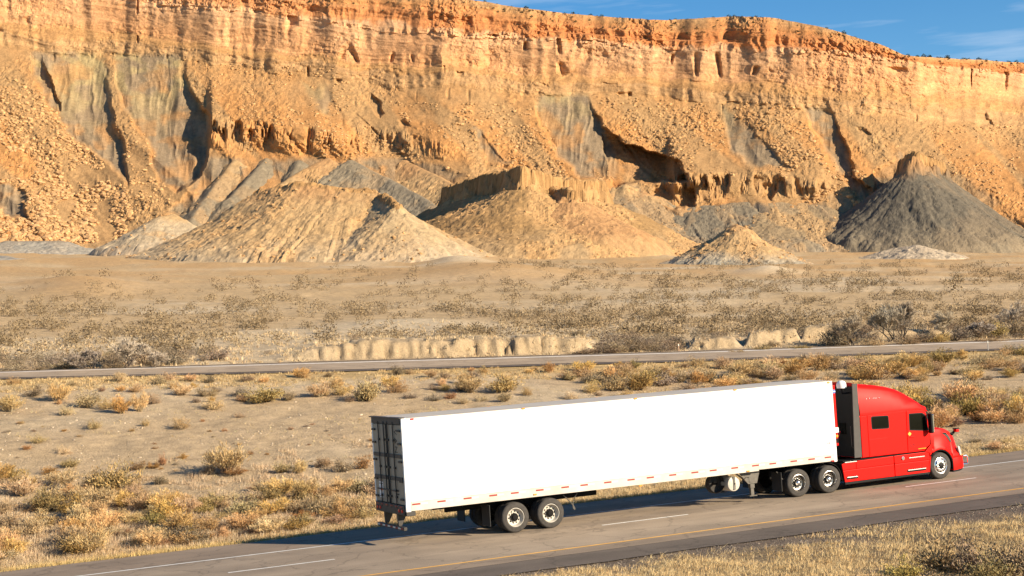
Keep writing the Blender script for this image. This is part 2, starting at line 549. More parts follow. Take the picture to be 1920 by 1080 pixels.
mv = MV + wob * sstep(20, 60, MV - L0) * sstep(60, 0, np.abs(MV - L3) * 0.35)
# band coordinate 0 rim .. 5 toe
Bd = np.zeros_like(MV)
LL = [np.broadcast_to(q, MV.shape) for q in (L0, L1, L2, L3, L4)] + [np.full_like(MV, TOE)]
for k in range(5):
    Bd = np.where((mv >= LL[k]) & (mv < LL[k + 1]), k + (mv - LL[k]) / np.maximum(LL[k + 1] - LL[k], 1), Bd)
Bd = np.where(mv >= TOE, 5.0, Bd)
n_led = vnoise(MU / 260, (mv - LL[1]) / 5.5, 73) * .6 + vnoise(MU / 160, (mv - LL[1]) / 2.6, 74) * .4
sl = np.full_like(MV, 34.0)
sl = np.where(Bd < 1, 40 + 38 * sstep(.52, .72, n_led) + 26 * sstep(.55, .7, Bd) * (MU > 1000), sl)
sl = np.where((Bd < 1) & (np.abs(Bd - .62 - .15 * (fbm(MU / 60, MV * 0, 62, 3) - .5)) < .13), 82, sl)
sl = np.where((Bd >= 1) & (Bd < 2), 76 - 20 * sstep(.55, .75, n_led), sl)
sl = np.where((Bd >= 2) & (Bd < 3), 44 + 20 * sstep(.5, .7, n_led), sl)
sl = np.where((Bd >= 3) & (Bd < 4), 68 - 16 * sstep(.58, .75, n_led), sl)
sl = np.where(Bd >= 4, 37 - 7 * (Bd - 4), sl)


def poly_sd(pts, U, V):
    """signed distance in the same units, positive inside"""
    pts = np.array(pts, float)
    best = np.full(U.shape, 1e9); ins = np.zeros(U.shape, bool)
    n = len(pts)
    for i in range(n):
        a = pts[i]; b = pts[(i + 1) % n]
        e = b - a; L2_ = (e ** 2).sum()
        t = np.clip(((U - a[0]) * e[0] + (V - a[1]) * e[1]) / L2_, 0, 1)
        best = np.minimum(best, np.hypot(U - a[0] - t * e[0], V - a[1] - t * e[1]))
        cr = ((a[1] > V) != (b[1] > V))
        with np.errstate(divide='ignore', invalid='ignore'):
            xx = a[0] + (V - a[1]) * e[0] / (e[1] if e[1] else 1e-9)
        ins ^= cr & (U < xx)
    return np.where(ins, best, -best)


# benches: columns of rock standing out of the slope. u range, softness, top line, foot line, fade
BENCH = [
    (392, 660, 7, 70, (233, 246, 262), (281, 288, 300), 95, 1.0),
    (1256, 1548, 9, 22, (338, 340, 336, 346, 352), (386, 378, 368, 372, 376), 95, 1.25),
    (655, 850, 10, 30, (246, 258, 285), (268, 290, 305), 60, 0.8),
]
ben = np.zeros_like(MV)
for (a, b, sa, sb, vt, vb, fade, k) in BENCH:
    s = np.clip((MU - a) / (b - a), 0, 1) * (len(vt) - 1)
    jit = 6 * (fbm(MU / 18, MU * 0, 75, 2) - .5)
    top = np.interp(s, range(len(vt)), vt) + jit; bot = np.interp(s, range(len(vb)), vb) + jit * .4
    w = sstep(a - sa, a + sa, MU) * (1 - sstep(b - sb, b + sb, MU))
    full = (bot - top) * 0.30 * k
    f = np.where(MV > top, (bot - MV) / (bot - top), 1 - (top - MV) / fade)
    flute = 0.35 + 0.65 * sstep(.30, .62, fbm((MU + 9 * fbm(MU / 25, MV / 18, 66, 2)) / 15, MV / 70, 76, 4, .6))
    flute = np.where(MV > top, flute, flute + (1 - flute) * sstep(0, 18, top - MV))
    ben = np.maximum(ben, w * full * np.clip(f, 0, 1) * flute)

# recesses: hollows of bare shale behind the talus lobes. outline, depth (m), edge softness (px), shale amount
HOLLOW = [
    ([(58, 98), (200, 88), (206, 205), (236, 300), (244, 348), (215, 322), (160, 282), (110, 238), (84, 200), (95, 170), (62, 138)], 6.0, 8, 1.0),
    ([(204, 92), (344, 96), (350, 150), (396, 215), (392, 280), (378, 335), (326, 366), (298, 340), (272, 268), (222, 200)], 10.0, 5, 1.0),
    ([(1000, 172), (1105, 176), (1122, 212), (1140, 250), (1172, 300), (1160, 338), (1090, 335), (1050, 296), (1012, 232)], 7.5, 5, 1.0),
    ([(1116, 222), (1150, 250), (1180, 270), (1240, 285), (1282, 306), (1292, 342), (1150, 344), (1138, 300)], 19.0, 4, 0.35),
    ([(1345, 192), (1382, 205), (1420, 250), (1486, 322), (1420, 318), (1375, 285)], 2.2, 8, 0.9),
    ([(1494, 178), (1545, 182), (1575, 245), (1604, 330), (1642, 372), (1598, 376), (1552, 290), (1508, 222)], 6.5, 4, 1.0),
    ([(54, 92), (76, 92), (100, 150), (118, 215), (96, 218), (80, 170), (62, 140)], 9.0, 4, .8),
    ([(180, 190), (208, 200), (216, 240), (190, 232)], 3.5, 4, .8),
    ([(876, 226), (905, 250), (952, 306), (908, 308), (884, 256)], 1.8, 6, 0.95),
    ([(676, 166), (690, 168), (704, 190), (724, 216), (712, 222), (692, 202)], 4.5, 3, 0.4),
    ([(738, 220), (752, 224), (774, 242), (756, 244)], 3.5, 3, 0.5),
    ([(1604, 236), (1614, 234), (1632, 256), (1622, 258)], 3.0, 3, 0.4),
    ([(1640, 320), (1690, 284), (1720, 300), (1760, 380), (1850, 470), (1625, 460), (1636, 360)], 13.0, 6, 0.8),
    ([(384, 290), (600, 296), (690, 300), (640, 330), (500, 345), (400, 400), (330, 455), (290, 440), (350, 360)], 2.5, 14, 0.85),
    ([(640, 300), (760, 290), (880, 320), (840, 380), (760, 400), (690, 350)], 2.5, 14, 0.85),
    ([(1196, 382), (1262, 388), (1400, 378), (1545, 378), (1600, 420), (1630, 478), (1190, 478)], 1.5, 12, 0.95),
    ([(1225, 346), (1262, 338), (1300, 345), (1306, 384), (1262, 392), (1206, 388)], 9.0, 4, 0.5),
    ([(1428, 346), (1446, 334), (1470, 336), (1458, 360), (1446, 376), (1430, 372)], 5.0, 4, 0.2),
    ([(1128, 340), (1200, 346), (1210, 470), (1150, 470)], 2.0, 12, .85),
    ([(1545, 360), (1640, 380), (1650, 470), (1560, 470)], 2.0, 12, 0.6),
    ([(-30, 330), (20, 335), (52, 370), (62, 420), (20, 405), (-30, 380)], 4.0, 6, 1.0),
    ([(1770, 330), (1800, 320), (1960, 440), (1960, 470), (1860, 420)], 2.0, 10, 0.6),
    ([(560, 150), (620, 165), (660, 250), (620, 250)], 1.5, 10, 0.6),
    ([(1830, 210), (1850, 205), (1862, 232), (1836, 232)], 2.5, 3, 0.2),
]
hol = np.zeros_like(MV); shale = np.zeros_like(MV)
wx = 22 * (fbm(MU / 30, MV / 30, 77, 4) - .5) + 14 * (fbm(MU / 110, MV / 110, 78, 2) - .5)
wy = 22 * (fbm(MU / 30, MV / 30, 79, 4) - .5)
for pts, dep, soft, sh in HOLLOW:
    bb = np.array(pts)
    sel = (MU > bb[:, 0].min() - 40) & (MU < bb[:, 0].max() + 40) & (MV > bb[:, 1].min() - 40) & (MV < bb[:, 1].max() + 40)
    sdv = poly_sd(pts, MU[sel] + wx[sel], MV[sel] + wy[sel])
    fd = sstep(0, 1, (MV[sel] - bb[:, 1].min()) / (.5 * (bb[:, 1].max() - bb[:, 1].min())))
    hol[sel] = np.maximum(hol[sel], dep * fd * sstep(-1, soft, sdv))
    shale[sel] = np.maximum(shale[sel], sh * sstep(-8, 12, sdv))

# ridges and gullies
tal = sstep(3.85, 4.15, Bd)
q = MU - 0.95 * (MV - 200)
rid = ridged(q / 165 + .3 * fbm(MU / 90, MV / 90, 80, 2), MV / 420, 81, 3) - .55
rid2 = ridged(q / 46, MV / 190, 82, 3) - .55
sharp = sstep(4.0, 4.4, Bd) * (1 - sstep(4.85, 5.0, Bd))
rel = tal * (-11.0 * rid * sharp - 5.0 * (fbm(q / 60, MV / 260, 65, 3) - .5) * sharp - 1.7 * rid2 * (1 - .6 * shale))
flu = ridged((MU + 26 * fbm(MU / 70, MV / 60, 83, 3)) / 34, MV / 170, 84, 3) - .6
chan = np.clip(ridged((q + 30 * fbm(MU / 90, MV / 70, 98, 3)) / 120, MV / 900, 99, 1) - .93, 0, 1) / .07
rel = rel + tal * (1 - shale) * 2.2 * chan * sstep(4.05, 4.3, Bd) * sstep(.35, .6, fbm(MU / 120, MV / 70, 96, 2))
rel = rel - shale * tal * 4.2 * flu
rel = rel - shale * tal * 0.5 * (ridged((MU + .2 * MV) / 9, MV / 130, 85, 2) - .6)
clf = (1 - tal)
colm = ridged(MU / 34 + .5 * fbm(MU / 60, MV / 14, 86, 2), MV / 190, 87, 4) - .55
cvar = .35 + 1.0 * sstep(.35, .7, fbm(MU / 130, MV / 40 + np.floor(Bd) * 7.3, 68, 3))
rel = rel - clf * (1.9 * colm * cvar + 8 * (fbm(MU / 150, MV / 260, 88, 3) - .5) + 1.1 * (vnoise(MU / 11 + fbm(MU / 30, MV / 30, 63, 2), MV / 60, 89) - .5) + 1.5 * (fbm(MU / 34, MV / 15, 67, 4, .55) - .5) + .5 * (n_led - .5))
slot = np.clip(ridged(MU / 52, MV / 300 + np.floor(Bd) * 3.7, 90, 1) - .90, 0, 1) / .1
rimn = ridged(MU / 24 + .6 * fbm(MU / 40, MV / 20, 61, 2), MV / 80, 60, 3)
rel = rel - (Bd < 1.1) * 3.2 * sstep(.4, .6, Bd) * (rimn - .6)
rel = rel + clf * 3.2 * slot * (Bd > 1) * sstep(.6, .85, vnoise(MU / 60, MV / 24 + np.floor(Bd) * 5, 91))
rub = (fbm(MU / 6.5, MV / 5, 92, 4, .62) - .5) * (.25 + 1.15 * sstep(.36, .62, fbm(MU / 95 + .3 * MV / 95, MV / 60, 64, 3)))
rel = rel - (tal * (1 - .85 * shale) * 1.9 + clf * .9 + 1.7 * (Bd < 1.1)) * rub * 1.25
rel = rel - tal * (1 - shale) * 3.2 * np.clip(vnoise(MU / 10, MV / 7, 93) - .68, 0, 1) * sstep(.4, .6, fbm(MU / 140, MV / 100, 94, 3))

# base depth, integrated up the slope
e_ = np.clip((500 - MV) / 3000, 0.005, 1)
de = np.abs(np.gradient(MV, axis=0)) / FPX
Dm = np.zeros_like(MV)
D = np.full(MV.shape[1], 520.0 + 0.0) + 0
D = far_D(TOE) * np.ones(MV.shape[1]) + 118 + 26 * (fbm(mu_ / 240, mu_ * 0, 95, 3) - .5)
for i in range(MR):
    Dm[i] = D
    ts = np.tan(np.radians(sl[i]))
    # the slope is shared along the band, so that relief comes from the features
    D = D + D * de[i] / np.maximum(ts - e_[i], .12)
k = 15
ker = np.hanning(k + 2)[1:-1]; ker /= ker.sum()
Dp = np.pad(Dm, ((0, 0), (k // 2, k // 2)), mode='edge')
Dm = sum(ker[j] * Dp[:, j:j + Dm.shape[1]] for j in range(k))
# the right end of the plateau runs farther back
Dm = Dm + 45 * sstep(1640, 1960, MU) * sstep(400, 130, MV)
MD = Dm + hol - ben + rel * np.clip(0.35 + (TOE - MV) / 60, .35, 1)
PM = cam_pt(MU, MV, MD)
_bh = FW - UP * (FW @ UP) * 0
top_rows = []
for j, (dist, drop) in enumerate(((2, .2), (6, .5), (14, 1.2), (30, 3), (60, 6), (120, 12), (220, 24))):
    q_ = PM[-1] + FW * dist - np.array([0, 0, 1.0]) * drop + UP * 0.9 * (fbm(mu_ / 12, mu_ * 0 + j, 97, 2)[:, None] - .5)
    top_rows.append(q_ + UP * (dist * 0.0))
PMall = np.concatenate([PM] + [q_[None] for q_ in top_rows])


def lerp_stops(x, stops):
    xs = [s[0] for s in stops]
    return np.stack([np.interp(x, xs, [s[1][c] for s in stops]) for c in range(3)], -1)


n1 = fbm(MU / 40, MV / 26, 100, 4); n2 = fbm(MU / 7, MV / 9, 101, 4); n3 = fbm(MU / 150, MV / 90, 102, 3)
Bn = Bd + .5 * (n1 - .5) + .2 * (n2 - .5)
tint = lerp_stops(Bn, [(0, (.40, .245, .115)), (.25, (.42, .215, .085)), (.45, (.45, .205, .08)), (.92, (.45, .195, .075)), (1.04, (.52, .325, .18)),
                       (1.4, (.51, .305, .16)), (1.9, (.49, .28, .135)), (2.1, (.42, .245, .105)), (2.9, (.43, .255, .11)), (3.1, (.42, .265, .13)),
                       (3.8, (.41, .26, .125)), (4.05, (.40, .24, .105)), (4.3, (.42, .225, .085)), (4.8, (.42, .23, .09)), (5, (.43, .29, .15))])
leftpale = sstep(900, 300, MU)[..., None] * ((Bn > .3) & (Bn < 1.05))[..., None]
tint = tint + leftpale * 0.5 * (np.array([.47, .27, .13]) - tint)
strk = vnoise(MU / 8, MV / 70, 103) * .6 + vnoise(MU / 21, MV / 120, 104) * .4
cl2 = ((Bn > 1) & (Bn < 2.0))[..., None]
tint = tint * np.where(cl2, 0.78 + .42 * strk[..., None], 1)
tint = tint + (cl2 * sstep(.55, .8, n3)[..., None]) * .5 * (np.array([.52, .27, .12]) - tint)
lay = vnoise(MU / 400, (mv - LL[1]) / 4.0, 105)
lay2 = vnoise(MU / 300, (mv - LL[1]) / 1.7, 57)
tint = tint * (1 + (clf * (.22 * (lay - .5) + .26 * (lay2 - .5)))[..., None])
gray = np.array([.245, .178, .108]); gr2 = np.array([.148, .118, .085]); yel = np.array([.35, .262, .125])
gmix = sstep(.35, .65, fbm(MU / 34, MV / 46, 106, 3))[..., None]
gcol = gray + gmix * (gr2 - gray) * sstep(220, 420, MV)[..., None]
gcol = gcol + (sstep(280, 120, MV) * sstep(.42, .6, fbm(MU / 46, MV / 30, 107, 3)))[..., None] * (yel - gcol)
gcol = gcol * (.86 + .28 * vnoise(MU / 5, MV / 60, 108)[..., None])
sh2 = np.clip(shale * 1.2 - .55 * sstep(.48, .66, n1) - .25 * sstep(.62, .78, ridged((MU - .6 * MV) / 52 + .8 * fbm(MU / 60, MV / 60, 59, 3), MV / 260, 58, 2)), 0, 1)
tint = tint + (sh2 * sstep(3.4, 4.0, Bd))[..., None] * (gcol - tint)
strm = sstep(.55, .72, ridged(q / 105, MV / 300, 109, 2)) * tal * (1 - shale) * .75
tint = tint + strm[..., None] * (np.array([.32, .22, .11]) - tint)
tint = tint * (.78 + .44 * n2[..., None])
warm = (1 - sh2 * sstep(3.4, 4.0, Bd))[..., None]
tint = tint * (1 + warm * (np.array([1.0, .925, .87]) - 1))
tint = np.concatenate([tint] + [np.broadcast_to(np.array([.36, .27, .15]), tint[0].shape)[None]] * len(top_rows))
mm_ = np_mesh('mesa_cliff', PMall.reshape(-1, 3), grid_faces(PMall.shape[0], PMall.shape[1]), True, tint.reshape(-1, 3))
mm_.polygons.foreach_set('use_smooth', np.zeros(len(mm_.polygons), dtype=bool))
tag(link('mesa_hillside', mm_, M_CLIFF), kind='structure')


def mesa_pt(u, v):
    """nearest mesa vertex"""
    j = np.clip(np.searchsorted(mu_, u), 0, len(mu_) - 1)
    t = (v - TOE) / (L0[j] - TOE)
    i = np.clip((t * (MR - 1)).astype(int), 0, MR - 1)
    return PM[i, j], i, j


# ------------------------------------------------------------------ shale hills in front of the mesa
HILLS = []


def hill(ridge, tan, size, cols, cap=None, gul=0.22, lam=5.0, seed=1, res=0.42, conc=1.7, rough=.85, orange=0.3):
    """ridge: (u, v, depth) of the crest; a solid mound of real size standing at that depth"""
    R_ = np.array([((u - 960) * d / FPX, d, (540 - v) * d / FPX) for u, v, d in ridge])
    x0, x1 = R_[:, 0].min() - size, R_[:, 0].max() + size
    y0, y1 = R_[:, 1].min() - size, R_[:, 1].max() + size * .75
    X, Y = np.meshgrid(np.arange(x0, x1, res), np.arange(y0, y1, res * 1.35))
    best = np.full(X.shape, 1e9); zr = np.zeros_like(X); qs = np.zeros_like(X)
    acc = 0.0
    for i in range(max(1, len(R_) - 1)):
        a = R_[i]; b = R_[min(i + 1, len(R_) - 1)]
        e2 = b[:2] - a[:2]; LL_ = math.hypot(*e2)
        t = np.clip(((X - a[0]) * e2[0] + (Y - a[1]) * e2[1]) / max(LL_ ** 2, 1e-6), 0, 1)
        px, py = a[0] + t * e2[0], a[1] + t * e2[1]
        d = np.hypot(X - px, Y - py)
        ang = np.arctan2(Y - py, X - px)
        up_ = d < best
        best = np.where(up_, d, best); zr = np.where(up_, a[2] + t * (b[2] - a[2]), zr)
        qs = np.where(up_, acc + t * LL_ + ang * 9.0, qs)
        acc += LL_
    wd = best * (1 + gul * (ridged(qs / lam + 1.2 * fbm(X / 8, Y / 8, seed + 21, 3), best / 22, seed, 3) - .6)) + 3.2 * (fbm(X / 14, Y / 14, seed + 9, 2) - .5) * sstep(1, 8, best) + best * .05 * (ridged(qs / 1.7, best / 30, seed + 20, 2) - .6)
    zr = zr + .8 * (fbm(X / 4, Y / 4, seed + 3, 3) - .5)
    H = (zr.max() - 4) * conc
    if cap:
        cw, ch = cap
        cwv = cw * (.1 + 1.5 * fbm(X / 4.5, Y / 4.5, seed + 4, 4, .6))
        chv = ch * np.clip(-.3 + 2.2 * fbm(X / 7, Y / 7, seed + 15, 4, .6), .10, 1.2)
        chv = ch * .55 + (chv - ch * .55) * (1 - sstep(cw + .5, cw + 5, best))
        cwv = cw * .85 + (cwv - cw * .85) * (1 - sstep(cw + .5, cw + 5, best))
        d2 = np.maximum(wd + 1.3 * (1 - sstep(cw, cw + 4, best)) * (fbm(X / 1.3, Y / 1.3, seed + 16, 3) - .5) - cwv, 0)
        drop = np.minimum(wd, cwv) * .34 + chv * (.55 * sstep(0, .8, d2) + .45 * sstep(.9 + vnoise(X / 3, Y / 3, seed + 19), 2.8, d2)) - 2.4 * (fbm(X / 2.2, Y / 2.2, seed + 17, 4) - .5) * (d2 < .3)
        mixw = sstep(cw * .6, cw + 3.5, wd)
        d3 = np.maximum((d2 - .6) * (1 - mixw) + (wd - cw * .9 - .6) * mixw, 0)
    else:
        drop = 0; d3 = np.sqrt(wd ** 2 + 1.0) - 1.0
        d2 = wd * 0 + 9
    om_ = sstep(.46, .60, vnoise(qs / (lam * 1.4), best / 50, seed + 7) * .4 + .6 * fbm(X / 9, Y / 9, seed + 6, 4)) * orange
    Z = zr - drop - H * (1 - np.exp(-d3 * tan / H))
    Z = Z + rough * (1 + 1.2 * om_) * (fbm(X / 1.6, Y / 1.6, seed + 5, 4, .65) - .5) * sstep(.2, 3, wd)
    Z = Z - 9 * sstep(size * .62, size * .98, best)
    Zg = (540 - 424) * Y / FPX - 30260 / FPX
    P = CAM + X[..., None] * RT + Y[..., None] * FW + Z[..., None] * UP
    top, mid, toe = [np.array(c) for c in cols]
    n_ = fbm(X / 6, Y / 6, seed + 6, 4)
    hf = np.clip((Z - Zg) / max(1e-3, (zr.max() - Zg.min())), 0, 1) + .25 * (n_ - .5)
    C = lerp_stops(hf, [(0.02, toe), (.28, mid), (.62, mid), (.86, top), (1, top)])
    og = np.array([.45, .27, .12])
    om = om_
    C = C + om[..., None] * (og - C)
    if cap: C = np.where((d2 < .95)[..., None], np.array([.37, .215, .09]) * (.65 + .7 * fbm(X / 1.5, Y / 1.5, seed + 8, 3))[..., None], C)
    C = C * (.68 + .42 * fbm(X / 1.2, Y / 1.2, seed + 10, 4))[..., None]
    F = grid_faces(*X.shape)
    keep = ((Z - Zg).ravel()[F].max(1) > -2.5)
    F = F[keep]
    used, inv = np.unique(F.ravel(), return_inverse=True)
    me = np_mesh('hill', P.reshape(-1, 3)[used], inv.reshape(-1, 4), False, C.reshape(-1, 3)[used])
    HILLS.append((X, Y, Z, Zg, P, om_ * (d2 > .8) + .25 * orange))
    return tag(link('hill', me, M_HILL), kind='structure')


TAN = (.42, .275, .135); GRY = (.225, .18, .12); DGR = (.135, .115, .085); PALE = (.44, .35, .245); ORG = (.42, .235, .105)
hill([(495, 354, 506), (560, 342, 497), (640, 350, 494), (700, 358, 494)], .66, 66, (ORG, TAN, (.40, .30, .185)), cap=(1.6, 1.6), gul=.10, lam=5, seed=201, orange=.6)
hill([(680, 352, 506), (724, 364, 486), (745, 380, 474)], .72, 58, (TAN, (.41, .295, .165), (.43, .33, .215)), cap=(1.0, 2.2), gul=.10, lam=4.5, seed=202, orange=.25)
hill([(838, 350, 604), (905, 328, 578), (980, 312, 550), (1050, 334, 562), (1128, 338, 570)], .60, 76, (ORG, (.33, .20, .085), (.36, .245, .13)), cap=(2.0, 10.0), gul=.07, lam=6, seed=203, orange=.85, res=.5)
hill([(1030, 350, 560), (1072, 354, 542)], .58, 48, (ORG, ORG, (.38, .25, .125)), cap=(1.6, 4.6), gul=.10, lam=5, seed=214, orange=.85)
hill([(1380, 420, 436), (1384, 421, 434)], .74, 32, (ORG, TAN, (.33, .29, .22)), gul=.2, lam=3.5, seed=205, orange=.5, res=.3)
hill([(1694, 300, 676), (1714, 284, 650), (1758, 300, 662)], .86, 72, (ORG, DGR, GRY), cap=(2.6, 10.0), gul=.10, lam=4.0, seed=208, orange=.08, res=.45, conc=1.5)
def on_mesa(pts, off):
    out = []
    for u, v in pts:
        p, i, j = mesa_pt(np.array([float(u)]), np.array([float(v)]))
        out.append((u, v, float(MD[i[0], j[0]]) + off))
    return out


hill(on_mesa([(1262, 392), (1320, 386), (1400, 378)], 1.0), .52, 70, (GRY, (.20, .165, .115), (.27, .22, .16)), gul=.09, lam=4, seed=221, orange=.25, res=.5)
hill(on_mesa([(1440, 380), (1500, 380), (1540, 384)], 1.0), .50, 70, ((.30, .215, .125), (.29, .21, .12), (.26, .21, .145)), gul=.09, lam=4, seed=222, orange=.5, res=.5)
for pts_, off, tn, sz, cols_, sd_, og_ in (
        (((615, 296), (560, 322), (500, 362), (430, 420)), (-2, -5, -9, -10), .62, 30, (ORG, TAN, TAN), 231, .6),
        (((500, 296), (470, 330), (430, 372)), (-1, -5, -7), .66, 24, (GRY, GRY, (.26, .21, .15)), 232, .25),
        (((440, 300), (405, 345), (365, 400), (340, 445)), (-1, -5, -8, -8), .62, 26, (TAN, GRY, TAN), 233, .45),
        (((560, 300), (540, 345), (520, 385)), (-1, -4, -6), .64, 24, (GRY, GRY, GRY), 234, .2),
        (((660, 300), (720, 330), (790, 368), (840, 400)), (-1, -6, -9, -9), .58, 30, (GRY, (.22, .18, .125), GRY), 235, .25),
        (((760, 300), (820, 330), (860, 350)), (-1, -4, -6), .6, 24, (ORG, TAN, GRY), 236, .5),
        (((1300, 388), (1286, 425), (1262, 462)), (0, -6, -10), .6, 26, (GRY, DGR, GRY), 237, .15),
        (((1365, 384), (1372, 420), (1395, 458)), (0, -6, -10), .6, 24, (TAN, GRY, GRY), 238, .3),
        (((1450, 378), (1462, 420), (1480, 462)), (0, -6, -10), .58, 28, (ORG, TAN, TAN), 239, .6),
        (((1530, 380), (1570, 420), (1630, 462)), (0, -7, -10), .58, 28, (GRY, GRY, GRY), 240, .3),
        (((1150, 352), (1130, 392), (1100, 440)), (0, -6, -9), .6, 26, (TAN, ORG, TAN), 241, .6),
        (((1205, 352), (1190, 400), (1180, 450)), (0, -6, -10), .6, 26, (ORG, GRY, GRY), 242, .3)):
    rd = on_mesa(pts_, 0.0)
    hill([(u_, v_, d_ + o_) for (u_, v_, d_), o_ in zip(rd, off)], tn, sz, cols_, gul=.14, lam=3.5, seed=sd_, orange=og_, res=.6, rough=1.1)
hill(on_mesa([(1172, 345), (1190, 352)], 0.0), .60, 60, (TAN, (.24, .185, .12), GRY), gul=.10, lam=5, seed=224, orange=.4, res=.5)
hill([(1690, 462, 505), (1720, 460, 500)], .34, 24, (PALE, PALE, PALE), gul=.1, seed=209, orange=0, res=.4)
hill([(20, 452, 600), (120, 452, 600)], .30, 34, (GRY, (.30, .27, .22), (.33, .30, .25)), gul=.12, seed=210, orange=.1, res=.5)
hill([(-10, 478, 470), (30, 484, 460)], .26, 28, (GRY, (.32, .29, .24), (.36, .33, .27)), gul=.12, seed=211, orange=.05, res=.4)
hill([(300, 405, 580), (325, 402, 584)], .62, 36, (TAN, (.40, .31, .2), PALE), gul=.18, seed=212, orange=.5, res=.45)
hill([(455, 400, 566), (520, 366, 556)], .60, 52, (GRY, GRY, TAN), gul=.14, lam=5, seed=213, orange=.4, res=.45)
# ------------------------------------------------------------------ vehicle helpers
class MB:
    def __init__(s): s.bm = bmesh.new()

    def box(s, x0, x1, y0, y1, z0, z1, M=None):
        vs = [s.bm.verts.new((x, y, z)) for x in (x0, x1) for y in (y0, y1) for z in (z0, z1)]
        for f in ((0, 1, 3, 2), (4, 6, 7, 5), (0, 4, 5, 1), (2, 3, 7, 6), (0, 2, 6, 4), (1, 5, 7, 3)):
            s.bm.faces.new([vs[i] for i in f])
        if M is not None: bmesh.ops.transform(s.bm, matrix=M, verts=vs)
        return s

    def prism(s, poly, y0, y1, axis='y'):
        """poly in (x,z) pushed along y"""
        a = [s.bm.verts.new((p[0], y0, p[1])) for p in poly]; b = [s.bm.verts.new((p[0], y1, p[1])) for p in poly]
        n = len(poly)
        s.bm.faces.new(a); s.bm.faces.new(b[::-1])
        for i in range(n): s.bm.faces.new((a[i], b[i], b[(i + 1) % n], a[(i + 1) % n]))
        return s

    def loft(s, rings, cap=True, closed=True):
        R = [[s.bm.verts.new(p) for p in r] for r in rings]
        n = len(R[0])
        for i in range(len(R) - 1):
            for j in range(n if closed else n - 1):
                try: s.bm.faces.new((R[i][j], R[i][(j + 1) % n], R[i + 1][(j + 1) % n], R[i + 1][j]))
                except ValueError: pass
        if cap:
            s.bm.faces.new(R[0][::-1]); s.bm.faces.new(R[-1])
        return s

    def lathe(s, prof, seg=40, c=(0, 0, 0), axis='y', skip=None):
        """prof: (r, a) along the axis"""
        R = []
        for r, a in prof:
            ring = []
            for k in range(seg):
                t = 2 * math.pi * k / seg
                p = (r * math.cos(t), a, r * math.sin(t)) if axis == 'y' else ((a, r * math.cos(t), r * math.sin(t)) if axis == 'x' else (r * math.cos(t), r * math.sin(t), a))
                ring.append(s.bm.verts.new((p[0] + c[0], p[1] + c[1], p[2] + c[2])))
            R.append(ring)
        for i in range(len(R) - 1):
            for k in range(seg):
                if skip and skip(i, k): continue
                s.bm.faces.new((R[i][k], R[i][(k + 1) % seg], R[i + 1][(k + 1) % seg], R[i + 1][k]))
        if prof[0][0] < .02: s.bm.faces.new(R[0][::-1])
        if prof[-1][0] < .02: s.bm.faces.new(R[-1])
        return s

    def tube(s, pts, r, seg=8):
        rings = []
        pts = [Vector(p) for p in pts]
        for i, p in enumerate(pts):
            t = (pts[min(i + 1, len(pts) - 1)] - pts[max(i - 1, 0)]).normalized()
            a = t.orthogonal().normalized() if abs(t.z) > .9 else t.cross(Vector((0, 0, 1))).normalized()
            b = t.cross(a)
            rr = r[i] if isinstance(r, (list, tuple)) else r
            rings.append([tuple(p + a * rr * math.cos(2 * math.pi * k / seg) + b * rr * math.sin(2 * math.pi * k / seg)) for k in range(seg)])
        return s.loft(rings)

    def build(s, name, mat, parent=None, bevel=0.0, smooth=False, loc=None):
        bmesh.ops.recalc_face_normals(s.bm, faces=s.bm.faces)
        me = bpy.data.meshes.new(name)
        s.bm.to_mesh(me); s.bm.free()
        for p in me.polygons: p.use_smooth = smooth
        o = link(name, me, mat, parent, loc)
        if bevel:
            m = o.modifiers.new('bevel', 'BEVEL'); m.width = bevel; m.segments = 2; m.limit_method = 'ANGLE'
        if smooth: me.set_sharp_from_angle(angle=math.radians(38))
        return o


def rrect(x0, x1, z0, z1, r, n=4, sh=0.0):
    pts = []
    for cx, cz, a in ((x1 - r, z1 - r, 0), (x0 + r, z1 - r, 90), (x0 + r, z0 + r, 180), (x1 - r, z0 + r, 270)):
        for k in range(n + 1):
            t = math.radians(a + 90 * k / n)
            pts.append((cx + r * math.cos(t), cz + r * math.sin(t) + sh * (cx - x0)))
    return pts


def empty(name, loc=(0, 0, 0)):
    o = bpy.data.objects.new(name, None); COL.objects.link(o); o.location = loc
    o.empty_display_size = .3
    return o


def copy_tree(o, parent=None):
    c = o.copy(); COL.objects.link(c)
    if parent is not None: c.parent = parent
    for ch in list(o.children): copy_tree(ch, c)
    return c


def text_mesh(body, size, ext):
    fc = bpy.data.curves.new('lettering', 'FONT'); fc.body = body; fc.size = size; fc.extrude = ext; fc.align_x = 'CENTER'; fc.resolution_u = 3
    fo = bpy.data.objects.new('lettering', fc); COL.objects.link(fo)
    bpy.context.view_layer.update()
    me = bpy.data.meshes.new_from_object(fo.evaluated_get(bpy.context.evaluated_depsgraph_get()))
    bpy.data.objects.remove(fo)
    return me


def decal(name, x, z, w, h, y, mat, parent, seg=None):
    mb = MB()
    mb.box(x - w / 2, x + w / 2, y - .003, y + .003, z - h / 2, z + h / 2)
    return mb.build(name, mat, parent)


